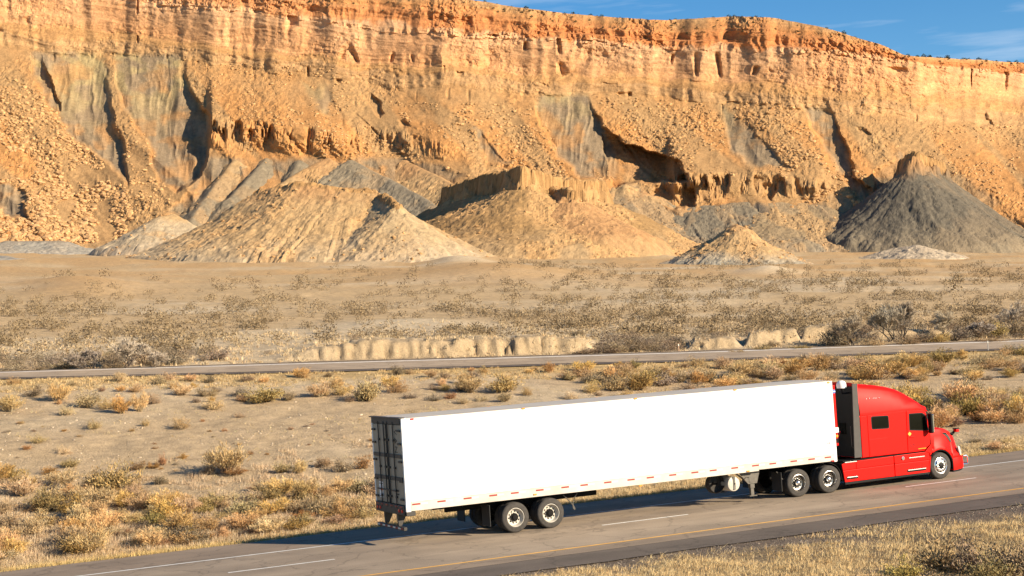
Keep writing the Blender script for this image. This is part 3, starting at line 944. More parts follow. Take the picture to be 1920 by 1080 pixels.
M_RED = plain('red_cab_paint', (.64, .0065, .003), .42, coat=.0, var=.05, scale=1.5, spec=.12)
M_WPANEL = plain('white_trailer_skin', (.80, .795, .78), .42, var=.03, scale=.8)
M_WROOF = plain('dusty_white_roof', (.46, .42, .36), .7, var=.1, scale=.7)
M_RAIL = plain('dull_aluminium_rail', (.50, .455, .39), .55, var=.16, scale=2.0)
M_TYRE = plain('tyre_rubber', (.045, .039, .033), .85, var=.25, scale=9, bump=.2)
M_ALU = plain('polished_aluminium', (.82, .80, .76), .22, metal=1.0, var=.05)
M_ALUD = plain('shaded_wheel_alloy', (.36, .34, .31), .32, metal=1.0, var=.2, scale=8)  # darker copy of the alloy, standing in for shade inside the deep rims
M_WHEELW = plain('dull_wheel_disc', (.48, .44, .37), .5, var=.16, scale=14)
M_STEEL = plain('dark_chassis_steel', (.010, .009, .008), .8, var=.3, spec=.15)
M_GREYST = plain('dusty_grey_steel', (.10, .088, .07), .6, var=.25, scale=9)
M_BLACK = plain('black_plastic_and_shade', (.008, .008, .008), .6, var=.2, spec=.2)
M_RUB = plain('grey_rubber_extender', (.055, .048, .042), .7, var=.1)
M_CHROME = plain('chrome', (.9, .89, .87), .12, metal=1.0, var=.02)
M_DOOR = plain('trailer_door_panel', (.30, .25, .18), .5, var=.12, scale=1.5)
M_DBAR = plain('door_hardware_dark', (.03, .025, .02), .55, var=.2)
M_TAPER = plain('red_reflective_tape', (.26, .022, .010), .5, var=.1)
M_TAPEW = plain('white_reflective_tape', (.58, .57, .50), .45, var=.1)
M_AMBER = plain('amber_lens', (.85, .28, .03), .25, var=.05)
M_REDL = plain('red_lens', (.62, .03, .02), .25, var=.05)
M_WHITE2 = plain('white_plastic', (.78, .77, .74), .4, var=.04)
M_LENS = plain('clear_headlamp_lens', (.42, .40, .38), .12, coat=.6, var=.15)
M_BLUE = plain('blue_marking', (.05, .12, .42), .5)
M_PINK = plain('faded_red_print', (.55, .16, .22), .5)
M_MUD = plain('black_rubber_flap', (.02, .019, .018), .8)
M_GLASS, _nt, _b = new_mat('tinted_cab_glass')
_t = _nt.nodes.new('ShaderNodeTexNoise'); _t.inputs['Scale'].default_value = .7
_r = _nt.nodes.new('ShaderNodeValToRGB'); _r.color_ramp.elements[0].color = (.002, .0024, .002, 1); _r.color_ramp.elements[1].color = (.010, .010, .006, 1)
_nt.links.new(_t.outputs['Fac'], _r.inputs['Fac']); _nt.links.new(_r.outputs['Color'], _b.inputs['Base Color'])
_b.inputs['Roughness'].default_value = .08; _b.inputs['Specular IOR Level'].default_value = .12

WR = 0.478          # tyre radius


def make_wheel(style, side):
    """wheel about the y axis, outer face towards side*y. wheel (hub) > tyre, rim, hub_cap"""
    s = side
    w = .255
    mb = MB(); mb.lathe([(.10, s * .06), (.13, s * .06), (.13, -s * .20), (.10, -s * .20)], 20)
    root = mb.build('wheel', M_STEEL, None)
    R = WR
    prof = [(.285, s * (-w / 2 + .015)), (.30, s * (-w / 2)), (.38, s * (-w / 2 - .012)), (R - .03, s * (-w / 2 + .002)), (R - .004, s * (-w / 2 + .025))]
    for g in (-.075, -.027, .027, .075):
        prof += [(R, s * (g - .008)), (R - .013, s * (g - .006)), (R - .013, s * (g + .006)), (R, s * (g + .008))]
    prof += [(R - .004, s * (w / 2 - .025)), (R - .03, s * (w / 2 - .002)), (R - .045, s * (w / 2 + .006)), (.40, s * (w / 2 + .012)), (.36, s * (w / 2 + .010)), (.352, s * (w / 2 + .014)),
             (.315, s * (w / 2 + .008)), (.30, s * (w / 2)), (.285, s * (w / 2 - .015))]
    MB().lathe(prof, 56).build('tyre', M_TYRE, root, smooth=True)
    o = w / 2
    mat = {'steer': M_ALU, 'drive': M_ALUD, 'trailer': M_WHEELW}[style]
    mb = MB()
    seg = 60
    hole = lambda ring: (lambda i, k: i == ring and (k % 6) in (1, 2, 3) )
    if style == 'steer':
        mb.lathe([(.292, s * (o - .012)), (.298, s * (o + .004)), (.285, s * (o + .008)), (.272, s * (o - .01)), (.262, s * (o - .012)),
                  (.235, s * (o + .012)), (.195, s * (o + .02)), (.15, s * (o + .02)), (.115, s * (o + .022))], seg, skip=hole(5))
    else:
        dp = .115
        mb.lathe([(.292, s * (o - .012)), (.298, s * (o + .004)), (.285, s * (o + .008)), (.272, s * (o - .012)), (.262, s * (o - .05)), (.246, s * (o - .09)),
                  (.235, s * (o - dp)), (.205, s * (o - dp - .008)), (.165, s * (o - dp - .010)), (.12, s * (o - dp - .010)), (.095, s * (o - dp - .010))], seg, skip=hole(7))
    for k in range(10):
        t = 2 * math.pi * (k + .5) / 10
        yy = s * (o + .03) if style == 'steer' else s * (o - .115)
        mb.lathe([(.016, yy - s * .02), (.016, yy + s * .012), (.004, yy + s * .016)], 6, c=(.142 * math.cos(t), 0, .142 * math.sin(t)))
    mb.build('rim', mat, root, smooth=True)
    mb = MB()
    if style == 'steer':
        mb.lathe([(.112, s * (o + .0)), (.108, s * (o + .04)), (.07, s * (o + .055)), (.005, s * (o + .06))], 24)
        mb.build('hub_cap', M_BLACK, root, smooth=True)
    elif style == 'drive':
        mb.lathe([(.10, s * (o - .13)), (.095, s * (o - .05)), (.08, s * (o - .012)), (.045, s * (o + .012)), (.004, s * (o + .018))], 24)
        mb.build('hub_cap', M_ALU, root, smooth=True)
    else:
        mb.lathe([(.115, s * (o - .13)), (.10, s * (o - .06)), (.075, s * (o - .03)), (.004, s * (o - .02))], 24)
        mb.build('hub_cap', M_STEEL, root, smooth=True)
    MB().lathe([(.27, -s * .10), (.27, -s * .06), (.05, -s * .06)], 30).build('brake_drum', M_STEEL, root)
    return root


_W = {}


def put_wheel(style, side, x, y, parent):
    k = (style, side)
    if k not in _W:
        _W[k] = make_wheel(style, side); o = _W[k]
    else:
        o = copy_tree(_W[k])
    o.parent = parent; o.location = (x, y, WR)
    o.rotation_euler = (0, random.uniform(0, 6.28), 0)
    return o


# ------------------------------------------------------------------ the trailer
TL, TZ0, TZ1, HW = 16.2, 1.05, 3.895, 1.30
trailer = empty('box_trailer', (8, 0, 0)); tag(trailer, 'long white box trailer coupled behind the red lorry cab on the road', 'trailer')
def TR(o):
    if o.parent is trailer: o.matrix_parent_inverse = Matrix.Translation((-8, 0, 0))
    return o


def tpart(mb, name, mat, parent=None, **k):
    o = mb.build(name, mat, parent or trailer, **k)
    if parent is None: TR(o)
    return o


tpart(MB().box(.10, TL - .02, -HW + .02, HW - .02, 1.16, TZ1 - .03), 'body', M_WPANEL)
# side skins of riveted sheets with shallow horizontal ribs
for sgn in (-1, 1):
    nP = 13
    xs = np.linspace(.18, TL - .16, nP + 1)
    for k in range(nP):
        mb = MB()
        rib = [(0, 1.335)]
        zz = 1.335
        pts = [(sgn * (HW - .004), 1.335)]
        for j in range(14):
            z = 1.50 + j * .165
            pts += [(sgn * (HW - .004), z - .016), (sgn * (HW - .0015), z), (sgn * (HW - .004), z + .016)]
        pts += [(sgn * (HW - .004), TZ1 - .10)]
        n = len(pts)
        a = [mb.bm.verts.new((xs[k] + .004, p[0], p[1])) for p in pts]; b = [mb.bm.verts.new((xs[k + 1] - .004, p[0], p[1])) for p in pts]
        c = [mb.bm.verts.new((xs[k] + .004, sgn * (HW - .022), p[1])) for p in (pts[0], pts[-1])]
        d = [mb.bm.verts.new((xs[k + 1] - .004, sgn * (HW - .022), p[1])) for p in (pts[0], pts[-1])]
        for i in range(n - 1): mb.bm.faces.new((a[i], b[i], b[i + 1], a[i + 1]))
        mb.bm.faces.new((a[0], c[0], d[0], b[0])); mb.bm.faces.new((a[-1], b[-1], d[1], c[1]))
        tpart(mb, 'side_panel', M_WPANEL)
    y = sgn * HW
    # corner posts, top rail, bottom rail
    tpart(MB().box(0.0, .16, min(y, y - sgn * .09), max(y, y - sgn * .09), TZ0 - .02, TZ1 - .005), 'rear_corner_post', M_WHITE2, bevel=.012)
    tpart(MB().box(TL - .14, TL, min(y, y - sgn * .05), max(y, y - sgn * .05), TZ0 + .01, TZ1 - .02), 'front_corner_post', M_WPANEL, bevel=.03)
    tpart(MB().box(.16, TL - .14, min(y + sgn * .006, y - sgn * .05), max(y + sgn * .006, y - sgn * .05), TZ1 - .10, TZ1 - .03), 'top_rail', M_WPANEL, bevel=.012)
    y1 = y + sgn * .008
    tpart(MB().box(.16, 12.9, min(y1, y - sgn * .06), max(y1, y - sgn * .06), TZ0, 1.335), 'bottom_rail', M_RAIL, bevel=.008)
    tpart(MB().box(12.9, TL - .14, min(y1, y - sgn * .06), max(y1, y - sgn * .06), TZ0 + .045, 1.335), 'bottom_rail', M_RAIL, bevel=.008)
    tpart(MB().box(.16, TL - .14, min(y1 + sgn * .008, y), max(y1 + sgn * .008, y), 1.325, 1.345), 'rail_lip', M_RAIL)
    ya, yb = (y1 - .004, y1 + .002) if sgn > 0 else (y1 - .002, y1 + .004)
    for x in (.19, 1.03, 1.91, 2.79, 3.54, 4.42, 5.33, 6.02, 6.89, 7.76, 8.49, 9.35, 10.21, 10.93, 11.79, 12.63, 13.34, 14.21, 14.96, 15.65):
        tpart(MB().box(x, x + .28, ya, yb, 1.222, 1.275), 'red_tape', M_TAPER)
        tpart(MB().box(x + .281, min(x + .52, 16.05), ya, yb, 1.222, 1.275), 'white_tape', M_TAPEW)
    for x, z, m in ((.36, TZ1 - .05, M_REDL), (4.16, TZ1 - .03, M_AMBER), (8.26, TZ1 - .03, M_AMBER), (12.15, TZ1 - .03, M_AMBER), (16.02, TZ1 - .06, M_AMBER),
                    (4.38, 1.13, M_AMBER), (8.23, 1.02, M_AMBER), (12.45, 1.09, M_AMBER), (15.98, 1.11, M_REDL)):
        tpart(MB().box(x - .055, x + .055, min(y1, y1 + sgn * .03), max(y1, y1 + sgn * .03), z - .022, z + .022), 'marker_light', m, bevel=.008)
# roof sheets with slight bows
for k in range(8):
    x0 = .05 + k * (TL - .1) / 8; x1 = x0 + (TL - .1) / 8 - .008
    mb = MB()
    mb.loft([[(x, -1.295, TZ1 - .012), (x, -.6, TZ1 + .012), (x, 0, TZ1 + .02), (x, .6, TZ1 + .012), (x, 1.295, TZ1 - .012), (x, 1.295, TZ1 - .028), (x, -1.295, TZ1 - .028)] for x in (x0, x1)])
    tpart(mb, 'roof_sheet', M_WROOF)
# rear frame, doors
tpart(MB().box(-.03, .10, -HW + .10, HW - .10, TZ1 - .20, TZ1 - .004), 'rear_header', M_DBAR, bevel=.01)
tpart(MB().box(-.07, .12, -HW - .005, HW + .005, TZ1 - .012, TZ1 + .018), 'roof_cap', M_DBAR)
tpart(MB().box(-.04, .12, -HW + .09, HW - .09, .92, 1.22), 'rear_sill', M_DBAR, bevel=.012)
for sgn in (-1, 1):
    y0, y1 = (-1.19, -.035) if sgn < 0 else (.035, 1.19)
    d = tpart(MB().box(.0, .08, y0, y1, 1.235, TZ1 - .215), 'rear_door', M_DOOR, bevel=.012)
    rods = ((-.62, -.16) if sgn < 0 else (.16, .62))
    for yy in rods:
        TR(MB().tube([(-.035, yy, 1.1), (-.035, yy, TZ1 - .12)], .019, 8).build('lock_rod', M_DBAR, d))
        for z in (1.45, 2.35, 3.2):
            TR(MB().box(-.05, -.001, yy - .05, yy + .05, z - .035, z + .035).build('rod_bracket', M_DBAR, d))
        TR(MB().box(-.06, -.035, yy - .02, yy + .30, 1.62, 1.665).build('door_handle', M_DBAR, d))
    for z in (1.40, 1.95, 2.55, 3.1, 3.5):
        yh = sgn * 1.20
        TR(MB().box(-.045, -.001, min(yh, yh - sgn * .26), max(yh, yh - sgn * .26), z - .03, z + .03).build('hinge', M_DBAR, d))
    # the two dark bars that run across both doors
    for z in (2.02, 2.72):
        TR(MB().box(-.028, -.001, y0 + .012, y1 - .012, z - .06, z + .06).build('door_bar', M_DBAR, d, bevel=.006))
    dk = decal
    mb = MB(); mb.box(-.0045, -.0005, sgn * .72 - .17, sgn * .72 + .17, 1.36, 1.86) if sgn > 0 else mb.box(-.0045, -.0005, -.80, -.50, 1.62, 1.68)
    TR(mb.build('placard', M_WHITE2 if sgn > 0 else M_DBAR, d))
    if sgn > 0:
        for zz in (1.40, 1.80): TR(MB().box(-.0075, -.0047, .57, .87, zz - .012, zz + .012).build('placard_print', M_DBAR, d))
        TR(MB().box(-.0075, -.0047, .60, .80, 1.58, 1.66).build('placard_mark', M_REDL, d))
    else:
        TR(MB().box(-.0045, -.0005, -.80, -.50, 1.52, 1.56).build('placard', M_DBAR, d))
        for k, chx in enumerate("VAN"):
            fo = link('door_lettering', text_mesh(chx, .30, .002), M_DBAR)
            fo.parent = d
            # read downward along the door, facing the rear
            fo.matrix_basis = Matrix(((0, 0, -1, -.004), (0, -1, 0, -.66), (-1, 0, 0, 3.46 - k * .27), (0, 0, 0, 1))) @ Matrix.Scale(1, 4)
tpart(MB().box(-.015, .04, -.035, .035, 1.23, TZ1 - .21), 'door_gap_seal', M_STEEL)
for y in (-1.05, -.8, .8, 1.05):
    tpart(MB().lathe([(.055, .0), (.055, -.02), (.004, -.028)], 16, c=(-.04, y, 1.05), axis='x'), 'tail_light', M_REDL)
for k in range(6):
    y = -1.06 + k * .40
    tpart(MB().box(-.046, -.041, y, y + .19, 1.14, 1.19), 'red_tape', M_TAPER)
# underride guard
for y in (-.55, .55):
    tpart(MB().prism([(-.02, .93), (.30, .93), (.10, .56), (-.0, .56)], y - .05, y + .05), 'guard_post', M_DBAR)
g = tpart(MB().box(-.05, .06, -1.12, 1.12, .45, .555), 'guard_bar', M_DBAR, bevel=.01)
for k in range(5):
    y = -1.06 + k * .44
    TR(MB().box(-.055, -.0505, y, y + .2, .48, .53).build('red_tape', M_TAPER, g)); TR(MB().box(-.055, -.0505, y + .2, y + .42, .48, .53).build('white_tape', M_TAPEW, g))
tpart(MB().box(.0, .30, -1.29, -1.10, .90, 1.03), 'corner_step', M_DBAR, bevel=.01)
# bogie, cross members, landing gear
for y in (-.5, .5):
    tpart(MB().box(1.6, 7.0, y - .05, y + .05, .80, 1.03), 'slider_rail', M_STEEL)
mb = MB()
for k in range(38): mb.box(.5 + k * .41, .56 + k * .41, -1.2, 1.2, 1.06, 1.15)
o = tpart(mb, 'floor_cross_members', M_STEEL); o['kind'] = 'stuff'
for x in (3.67, 4.92):
    tpart(MB().lathe([(.06, -1.0), (.065, -.9), (.065, .9), (.06, 1.0)], 16, c=(x, 0, WR)), 'axle', M_STEEL)
    for y in (-.5, .5):
        tpart(MB().prism([(x - .55, .84), (x - .1, .84), (x + .12, .40), (x - .06, .36)], y - .06, y + .06), 'suspension_arm', M_STEEL)
        tpart(MB().lathe([(.13, .62), (.15, .68), (.15, .78), (.13, .84)], 14, c=(x + .35, y, 0), axis='z'), 'air_spring', M_STEEL)
    for s in (-1, 1):
        put_wheel('trailer', s, x, s * 1.145, trailer); TR(trailer.children[-1])
        put_wheel('trailer', s, x, s * .83, trailer)
for c in trailer.children:
    if c.name.startswith('wheel'): c.matrix_parent_inverse = Matrix.Translation((-8, 0, 0))
for y in (-.98, .98):
    tpart(MB().box(2.78, 2.80, y - .30, y + .30, .28, .95), 'mud_flap', M_MUD)
tpart(MB().lathe([(.30, -.95), (.33, -.9), (.33, -.72), (.30, -.68), (.05, -.70), (.05, -.93)], 28, c=(11.42, 0, .74)), 'spare_tyre', M_TYRE, smooth=True)
# air tank with a pale round end
t_ = tpart(MB().lathe([(.004, -1.14), (.16, -1.135), (.235, -1.115), (.25, -1.08), (.25, .2), (.22, .26), (.004, .28)], 36, c=(11.98, 0, .69)), 'air_tank', M_WHEELW, smooth=True)
TR(MB().box(11.94, 12.02, -1.155, -1.13, .50, .94).build('tank_strap', M_GREYST, t_))
TR(MB().lathe([(.025, -1.14), (.02, -1.175), (.004, -1.18)], 10, c=(11.99, 0, .70)).build('drain_plug', M_STEEL, t_))
for y in (-.92, .92):
    s = 1 if y > 0 else -1
    leg = tpart(MB().box(12.72, 12.90, y - .07, y + .07, .46, 1.05), 'landing_leg', M_GREYST, bevel=.01)
    TR(MB().prism([(12.25, 1.05), (13.12, 1.05), (12.98, .62), (12.62, .62)], y - .10, y - .085).build('gusset_plate', M_GREYST, leg))
    TR(MB().box(12.75, 12.87, y - .05, y + .05, .22, .47).build('inner_leg', M_GREYST, leg))
    TR(MB().box(12.66, 12.96, y - .1, y + .1, .19, .22).build('foot_pad', M_GREYST, leg))
    TR(MB().tube([(12.72, y, .62), (12.2, y, 1.02)], .03, 8).build('brace', M_GREYST, leg))
    TR(MB().tube([(12.80, y, .85), (12.80, -.2 if y < 0 else .2, .95)], .025, 6).build('cross_brace', M_GREYST, leg))
tpart(MB().tube([(12.55, -1.05, .86), (12.55, -1.2, .86), (12.55, -1.2, .70), (12.55, -1.28, .70)], .014, 6), 'crank_handle', M_GREYST)
tpart(MB().box(13.6, 15.9, -.55, .55, .98, 1.05), 'king_pin_plate', M_STEEL)
# hanging air hose
hp = []
for k in range(17):
    t = k / 16
    hp.append((5.55 + .75 * t + .18 * math.sin(t * 6.3), -.95, .98 - .58 * math.sin(math.pi * min(1, t * 1.15)) ** 1.0 * (0.9 if t < .87 else .9)))
tpart(MB().tube(hp, .018, 6), 'air_hose', M_GREYST, smooth=True)
tpart(MB().box(5.3, 6.3, -.98, -.92, .965, 1.0), 'hose_bracket', M_STEEL)
# nose: red upright strip with small fittings
nose = tpart(MB().box(TL + .002, TL + .17, -1.21, -1.05, 1.60, 3.72), 'nose_strip', M_RED, bevel=.02)
TR(MB().box(TL + .02, TL + .19, -1.235, -1.212, 2.06, 2.24).build('nose_box', M_WHITE2, nose, bevel=.01))
TR(MB().lathe([(.05, -1.214), (.05, -1.235), (.004, -1.24)], 14, c=(TL + .10, 0, 1.94)).build('marker_light', M_AMBER, nose))
TR(MB().box(TL + .07, TL + .15, -1.225, -1.212, 1.70, 1.86).build('nose_socket', M_STEEL, nose))
bd = TR(MB().lathe([(.07, -1.214), (.07, -1.225), (.004, -1.227)], 18, c=(TL + .10, 0, 3.50)).build('blue_disc', M_BLUE, nose))
TR(MB().box(TL + .05, TL + .15, -1.234, -1.229, 3.485, 3.515).build('blue_disc_bar', M_WHITE2, nose))
em = tpart(MB().lathe([(.060, -HW - .006), (.060, -HW - .003), (.044, -HW - .003), (.044, -HW - .006), (.060, -HW - .006)], 20, c=(15.88, 0, 1.72)), 'maker_emblem', M_PINK)
TR(MB().box(15.83, 15.93, -HW - .006, -HW - .003, 1.71, 1.73).build('emblem_bar', M_PINK, em))
tpart(MB().box(15.82, 15.94, -HW - .006, -HW - .003, 1.55, 1.575), 'maker_print', M_PINK)

# ------------------------------------------------------------------ the tractor
tractor = empty('lorry_cab', (18.5, 0, 0)); tag(tractor, 'bright red sleeper lorry cab pulling the white trailer', 'lorry')
KI = Matrix.Translation((-18.5, 0, 0))


def kpart(mb, name, mat, parent=None, **k):
    o = mb.build(name, mat, parent or tractor, **k)
    o.matrix_parent_inverse = KI if parent is None else Matrix.Identity(4)
    return o


def cab_ring(x, w, z0, zs, zt, lean=.16, r=.16):
    """section: upright sides to zs, leaning in above, rounded to the crown at zt"""
    half = [(w, z0), (w, (z0 + zs) / 2), (w, zs), (w - lean * .45, zs + (zt - zs) * .45), (w - lean, max(zs, zt - r)),
            (w - lean - .06, zt - r * .45), (w - lean - .16, zt - r * .14), (w - lean - .34, zt - .01), (.30, zt + .015)]
    return [(x, -a, b) for a, b in half] + [(x, a, b) for a, b in half[::-1]]


_rx = [17.38, 17.62, 17.95, 18.4, 18.8, 19.2, 19.6, 19.95, 20.2, 20.42, 20.56]
_rz = [3.735, 3.68, 3.635, 3.575, 3.50, 3.385, 3.205, 3.01, 2.85, 2.70, 2.54]
_rw = [1.235, 1.235, 1.235, 1.235, 1.235, 1.23, 1.22, 1.20, 1.17, 1.12, 1.06]
mb = MB()
mb.loft([cab_ring(x, w - .02, 2.56 if x < 20.3 else 2.48, 2.66 if z > 2.9 else min(2.6, z - .04), z, .14, .2 if z > 2.9 else .1) for x, z, w in zip(_rx, _rz, _rw)])
kpart(mb, 'roof_fairing', M_RED, smooth=True)
# lower cab shell
mb = MB()
sh = lambda x, w, z0=1.08, z1=2.575: [(x, -w, z0), (x, -w, z1), (x, w, z1), (x, w, z0)]
mb.loft([sh(17.32, 1.19), sh(19.45, 1.19), sh(20.0, 1.17), sh(20.38, 1.12), sh(20.44, 1.10, 1.08, 1.9)])
shell = kpart(mb, 'cab_shell', M_RED)
kpart(MB().box(17.27, 17.318, -1.16, 1.16, 1.1, 3.60), 'back_wall', M_BLACK)  # black stands in for the deep shade behind the cab
kpart(MB().box(17.255, 17.268, -.5, .5, 1.9, 2.3), 'rear_window', M_GLASS)
for s in (-1, 1):
    y = s * 1.215
    a, b = min(y, y - s * .03), max(y, y - s * .03)
    kpart(MB().prism([(17.36, 1.09), (17.655, 1.09), (17.665, 2.545), (17.37, 2.52)], a, b), 'sleeper_panel', M_RED, bevel=.008)
    sp = kpart(MB().prism([(17.67, 1.09), (19.365, 1.10), (19.405, 2.575), (17.68, 2.545)], a, b), 'sleeper_panel', M_RED, bevel=.008)
    yo = y + s * .004
    # sleeper window: frame then pane
    fr = MB().prism(rrect(17.83, 18.62, 2.03, 2.505, .07, sh=-.03), min(yo, yo - s * .02), max(yo, yo - s * .02))
    fr = kpart(fr, 'sleeper_window', M_BLACK, bevel=.004)
    yp = yo + s * .003
    MB().prism(rrect(17.865, 18.585, 2.065, 2.47, .05, sh=-.03), min(yp, yp - s * .01), max(yp, yp - s * .01)).build('pane', M_GLASS, fr)
    # lower locker door line on the sleeper
    kpart(MB().prism([(17.70, 1.12), (18.5, 1.125), (18.5, 1.70), (17.70, 1.69)], min(yo, yo - s * .02), max(yo, yo - s * .02)), 'locker_door', M_RED, bevel=.006)
    # cab door with raked front
    dp = [(19.385, 1.10), (20.16, 1.14), (20.40, 1.30), (20.445, 1.78), (20.30, 2.44), (20.20, 2.54), (19.425, 2.565)]
    door = kpart(MB().prism(dp, min(yo, yo - s * .03), max(yo, yo - s * .03)), 'cab_door', M_RED, bevel=.01)
    wp = [(19.50, 1.86), (20.20, 1.79), (20.375, 1.80), (20.25, 2.38), (20.12, 2.455), (19.52, 2.47)]
    yw = yo + s * .004
    wf = MB().prism(wp, min(yw, yw - s * .012), max(yw, yw - s * .012)).build('door_window', M_BLACK, door)
    wp2 = [(19.535, 1.895), (20.19, 1.83), (20.325, 1.835), (20.21, 2.355), (20.10, 2.42), (19.555, 2.435)]
    yq = yw + s * .003
    MB().prism(wp2, min(yq, yq - s * .008), max(yq, yq - s * .008)).build('pane', M_GLASS, wf)
    MB().box(19.50, 19.72, min(yo, yo + s * .035), max(yo, yo + s * .035), 1.615, 1.655).build('door_handle', M_RED, door, bevel=.008)
    MB().prism([(19.50, 1.66), (19.58, 1.74), (19.50, 1.82), (19.42, 1.74)], min(yo, yo + s * .004), max(yo, yo + s * .004)).build('yellow_sticker', M_YEL, door)
    MB().box(19.85, 20.2, min(yo, yo + s * .003), max(yo, yo + s * .003), 1.16, 1.19).build('door_trim_print', M_AMBER, door)
    fo = link('door_number', text_mesh('670', .15, .0015), M_BLACK, door)
    fo.matrix_basis = Matrix(((1 if s < 0 else -1, 0, 0, 19.60), (0, 0, s, yo + s * .004), (0, 1, 0, 1.27), (0, 0, 0, 1)))
    # grey extender behind the cab
    kpart(MB().prism([(17.02, 1.10), (17.345, 1.10), (17.36, 3.70), (17.13, 3.715)], min(s * 1.20, s * 1.165), max(s * 1.20, s * 1.165)), 'side_extender', M_RUB, bevel=.012)
    # roof fairing seam bolts
    for x in (17.74, 17.86, 18.05, 18.16, 18.3):
        kpart(MB().lathe([(.012, 0), (.012, s * .012), (.003, s * .014)], 8, c=(x, s * 1.158, 3.13 - .02 * (x - 17.7))), 'seam_bolt', M_CHROME)
    # chassis side fairings
    y2 = s * 1.215
    lo = lambda pts: kpart(MB().prism(pts, min(y2, y2 - s * .05), max(y2, y2 - s * .05)), 'side_fairing', M_RED, bevel=.014)
    lo([(16.44, .93), (16.60, .99), (17.05, 1.0), (17.05, .725), (16.47, .715)])
    lo([(16.475, .705), (17.05, .715), (18.715, .725), (18.715, .30), (16.53, .30)])
    lo([(17.06, .995), (18.715, 1.02), (18.715, .735), (17.06, .725)])
    lo([(18.745, 1.02), (20.13, 1.04), (20.32, .98), (20.36, .74), (18.745, .735)])
    lo([(18.745, .725), (20.36, .73), (20.345, .52), (20.29, .30), (18.745, .30)])
    kpart(MB().prism([(16.52, .215), (20.28, .235), (20.30, .292), (16.52, .292)], min(y2 + s * .006, y2 - s * .04), max(y2 + s * .006, y2 - s * .04)), 'skirt_strip', M_BLACK, bevel=.006)
    kpart(MB().box(16.45, 20.3, min(s * 1.165, s * .6), max(s * 1.165, s * .6), .32, .98), 'fuel_tank', M_STEEL, bevel=.05)
    kpart(MB().box(16.5, 20.25, min(s * 1.21, s * .55), max(s * 1.21, s * .55), 1.022, 1.045), 'tank_deck', M_BLACK)
    yy = y2 + s * .03
    for x0, x1, z in ((19.38, 20.10, .885), (16.55, 17.08, .985)):
        kpart(MB().box(x0, x1, min(y2, yy), max(y2, yy), z - .016, z + .016), 'step_edge', M_ALU, bevel=.006)
    for x0, x1, z in ((19.30, 20.12, .43), (16.61, 17.08, .435)):
        kpart(MB().box(x0 - .02, x1 + .02, min(y2 + s * .003, y2 - s * .04), max(y2 + s * .003, y2 - s * .04), z - .05, z + .055), 'step_recess', M_STEEL)
        kpart(MB().box(x0, x1, min(y2, yy), max(y2, yy), z + .005, z + .038), 'step_edge', M_ALU, bevel=.006)
    kpart(MB().box(19.98, 20.0, min(y2 + s * .003, y2), max(y2 + s * .003, y2), .47, .67), 'step_slot', M_STEEL)
    kpart(MB().box(17.0, 17.02, min(y2 + s * .003, y2), max(y2 + s * .003, y2), .47, .62), 'step_slot', M_STEEL)
    kpart(MB().lathe([(.065, 0), (.065, s * .03), (.05, s * .036), (.003, s * .036)], 18, c=(19.12, y2, .90)), 'fuel_cap', M_CHROME)
    # mirror on the door
    mi = kpart(MB().box(20.28, 20.40, min(s * 1.30, s * 1.50), max(s * 1.30, s * 1.50), 1.70, 2.40), 'door_mirror', M_BLACK, bevel=.035)
    MB().box(20.35, 20.42, min(s * 1.31, s * 1.505), max(s * 1.31, s * 1.505), 1.72, 2.38).build('mirror_shell', M_CHROME, mi, bevel=.03)
    MB().tube([(20.40, s * 1.20, 2.36), (20.34, s * 1.40, 2.34)], .022, 8).build('mirror_arm', M_BLACK, mi)
    MB().tube([(20.38, s * 1.20, 1.74), (20.34, s * 1.40, 1.80)], .035, 8).build('mirror_arm', M_RED, mi)
    # a pillar
    kpart(MB().prism([(20.30, 2.48), (20.42, 2.48), (20.56, 1.84), (20.455, 1.80)], min(s * 1.13, s * 1.17), max(s * 1.13, s * 1.17)), 'a_pillar', M_BLACK)
    # hood mirror
    hm = kpart(MB().tube([(21.42, s * 1.00, 1.56), (21.58, s * 1.06, 1.56), (21.68, s * 1.08, 1.66)], [.05, .06, .04], 8), 'hood_mirror', M_BLACK)
    MB().box(21.64, 21.78, min(s * 1.04, s * 1.22), max(s * 1.04, s * 1.22), 1.62, 1.725).build('mirror_head', M_RED, hm, bevel=.02)
    MB().box(21.62, 21.80, min(s * 1.03, s * 1.23), max(s * 1.03, s * 1.23), 1.727, 1.76).build('mirror_cap', M_BLACK, hm, bevel=.01)
# windscreen and visor
mb = MB()
rg = []
for k in range(13):
    t = -1 + k / 6; a = 1 - t * t
    rg.append([(20.36 + .26 * a, t * 1.10, 2.50), (20.50 + .42 * a, t * 1.12, 1.82)])
A = [[mb.bm.verts.new(p) for p in r] for r in rg]
for i in range(12): mb.bm.faces.new((A[i][0], A[i + 1][0], A[i + 1][1], A[i][1]))
ws = kpart(mb, 'windscreen', M_GLASS, smooth=True)
mdf = ws.modifiers.new('thick', 'SOLIDIFY'); mdf.thickness = .012
mb = MB()
mb.loft([[(20.42 + .26 * (1 - t * t), t * 1.10, 2.60), (20.60 + .27 * (1 - t * t), t * 1.10, 2.50), (20.58 + .27 * (1 - t * t), t * 1.10, 2.47), (20.38 + .26 * (1 - t * t), t * 1.10, 2.54)] for t in [-1 + k / 6 for k in range(13)]])
kpart(mb, 'sun_visor', M_BLACK, smooth=True)

# hood with wheel arches
SX = 20.83; AR = .575


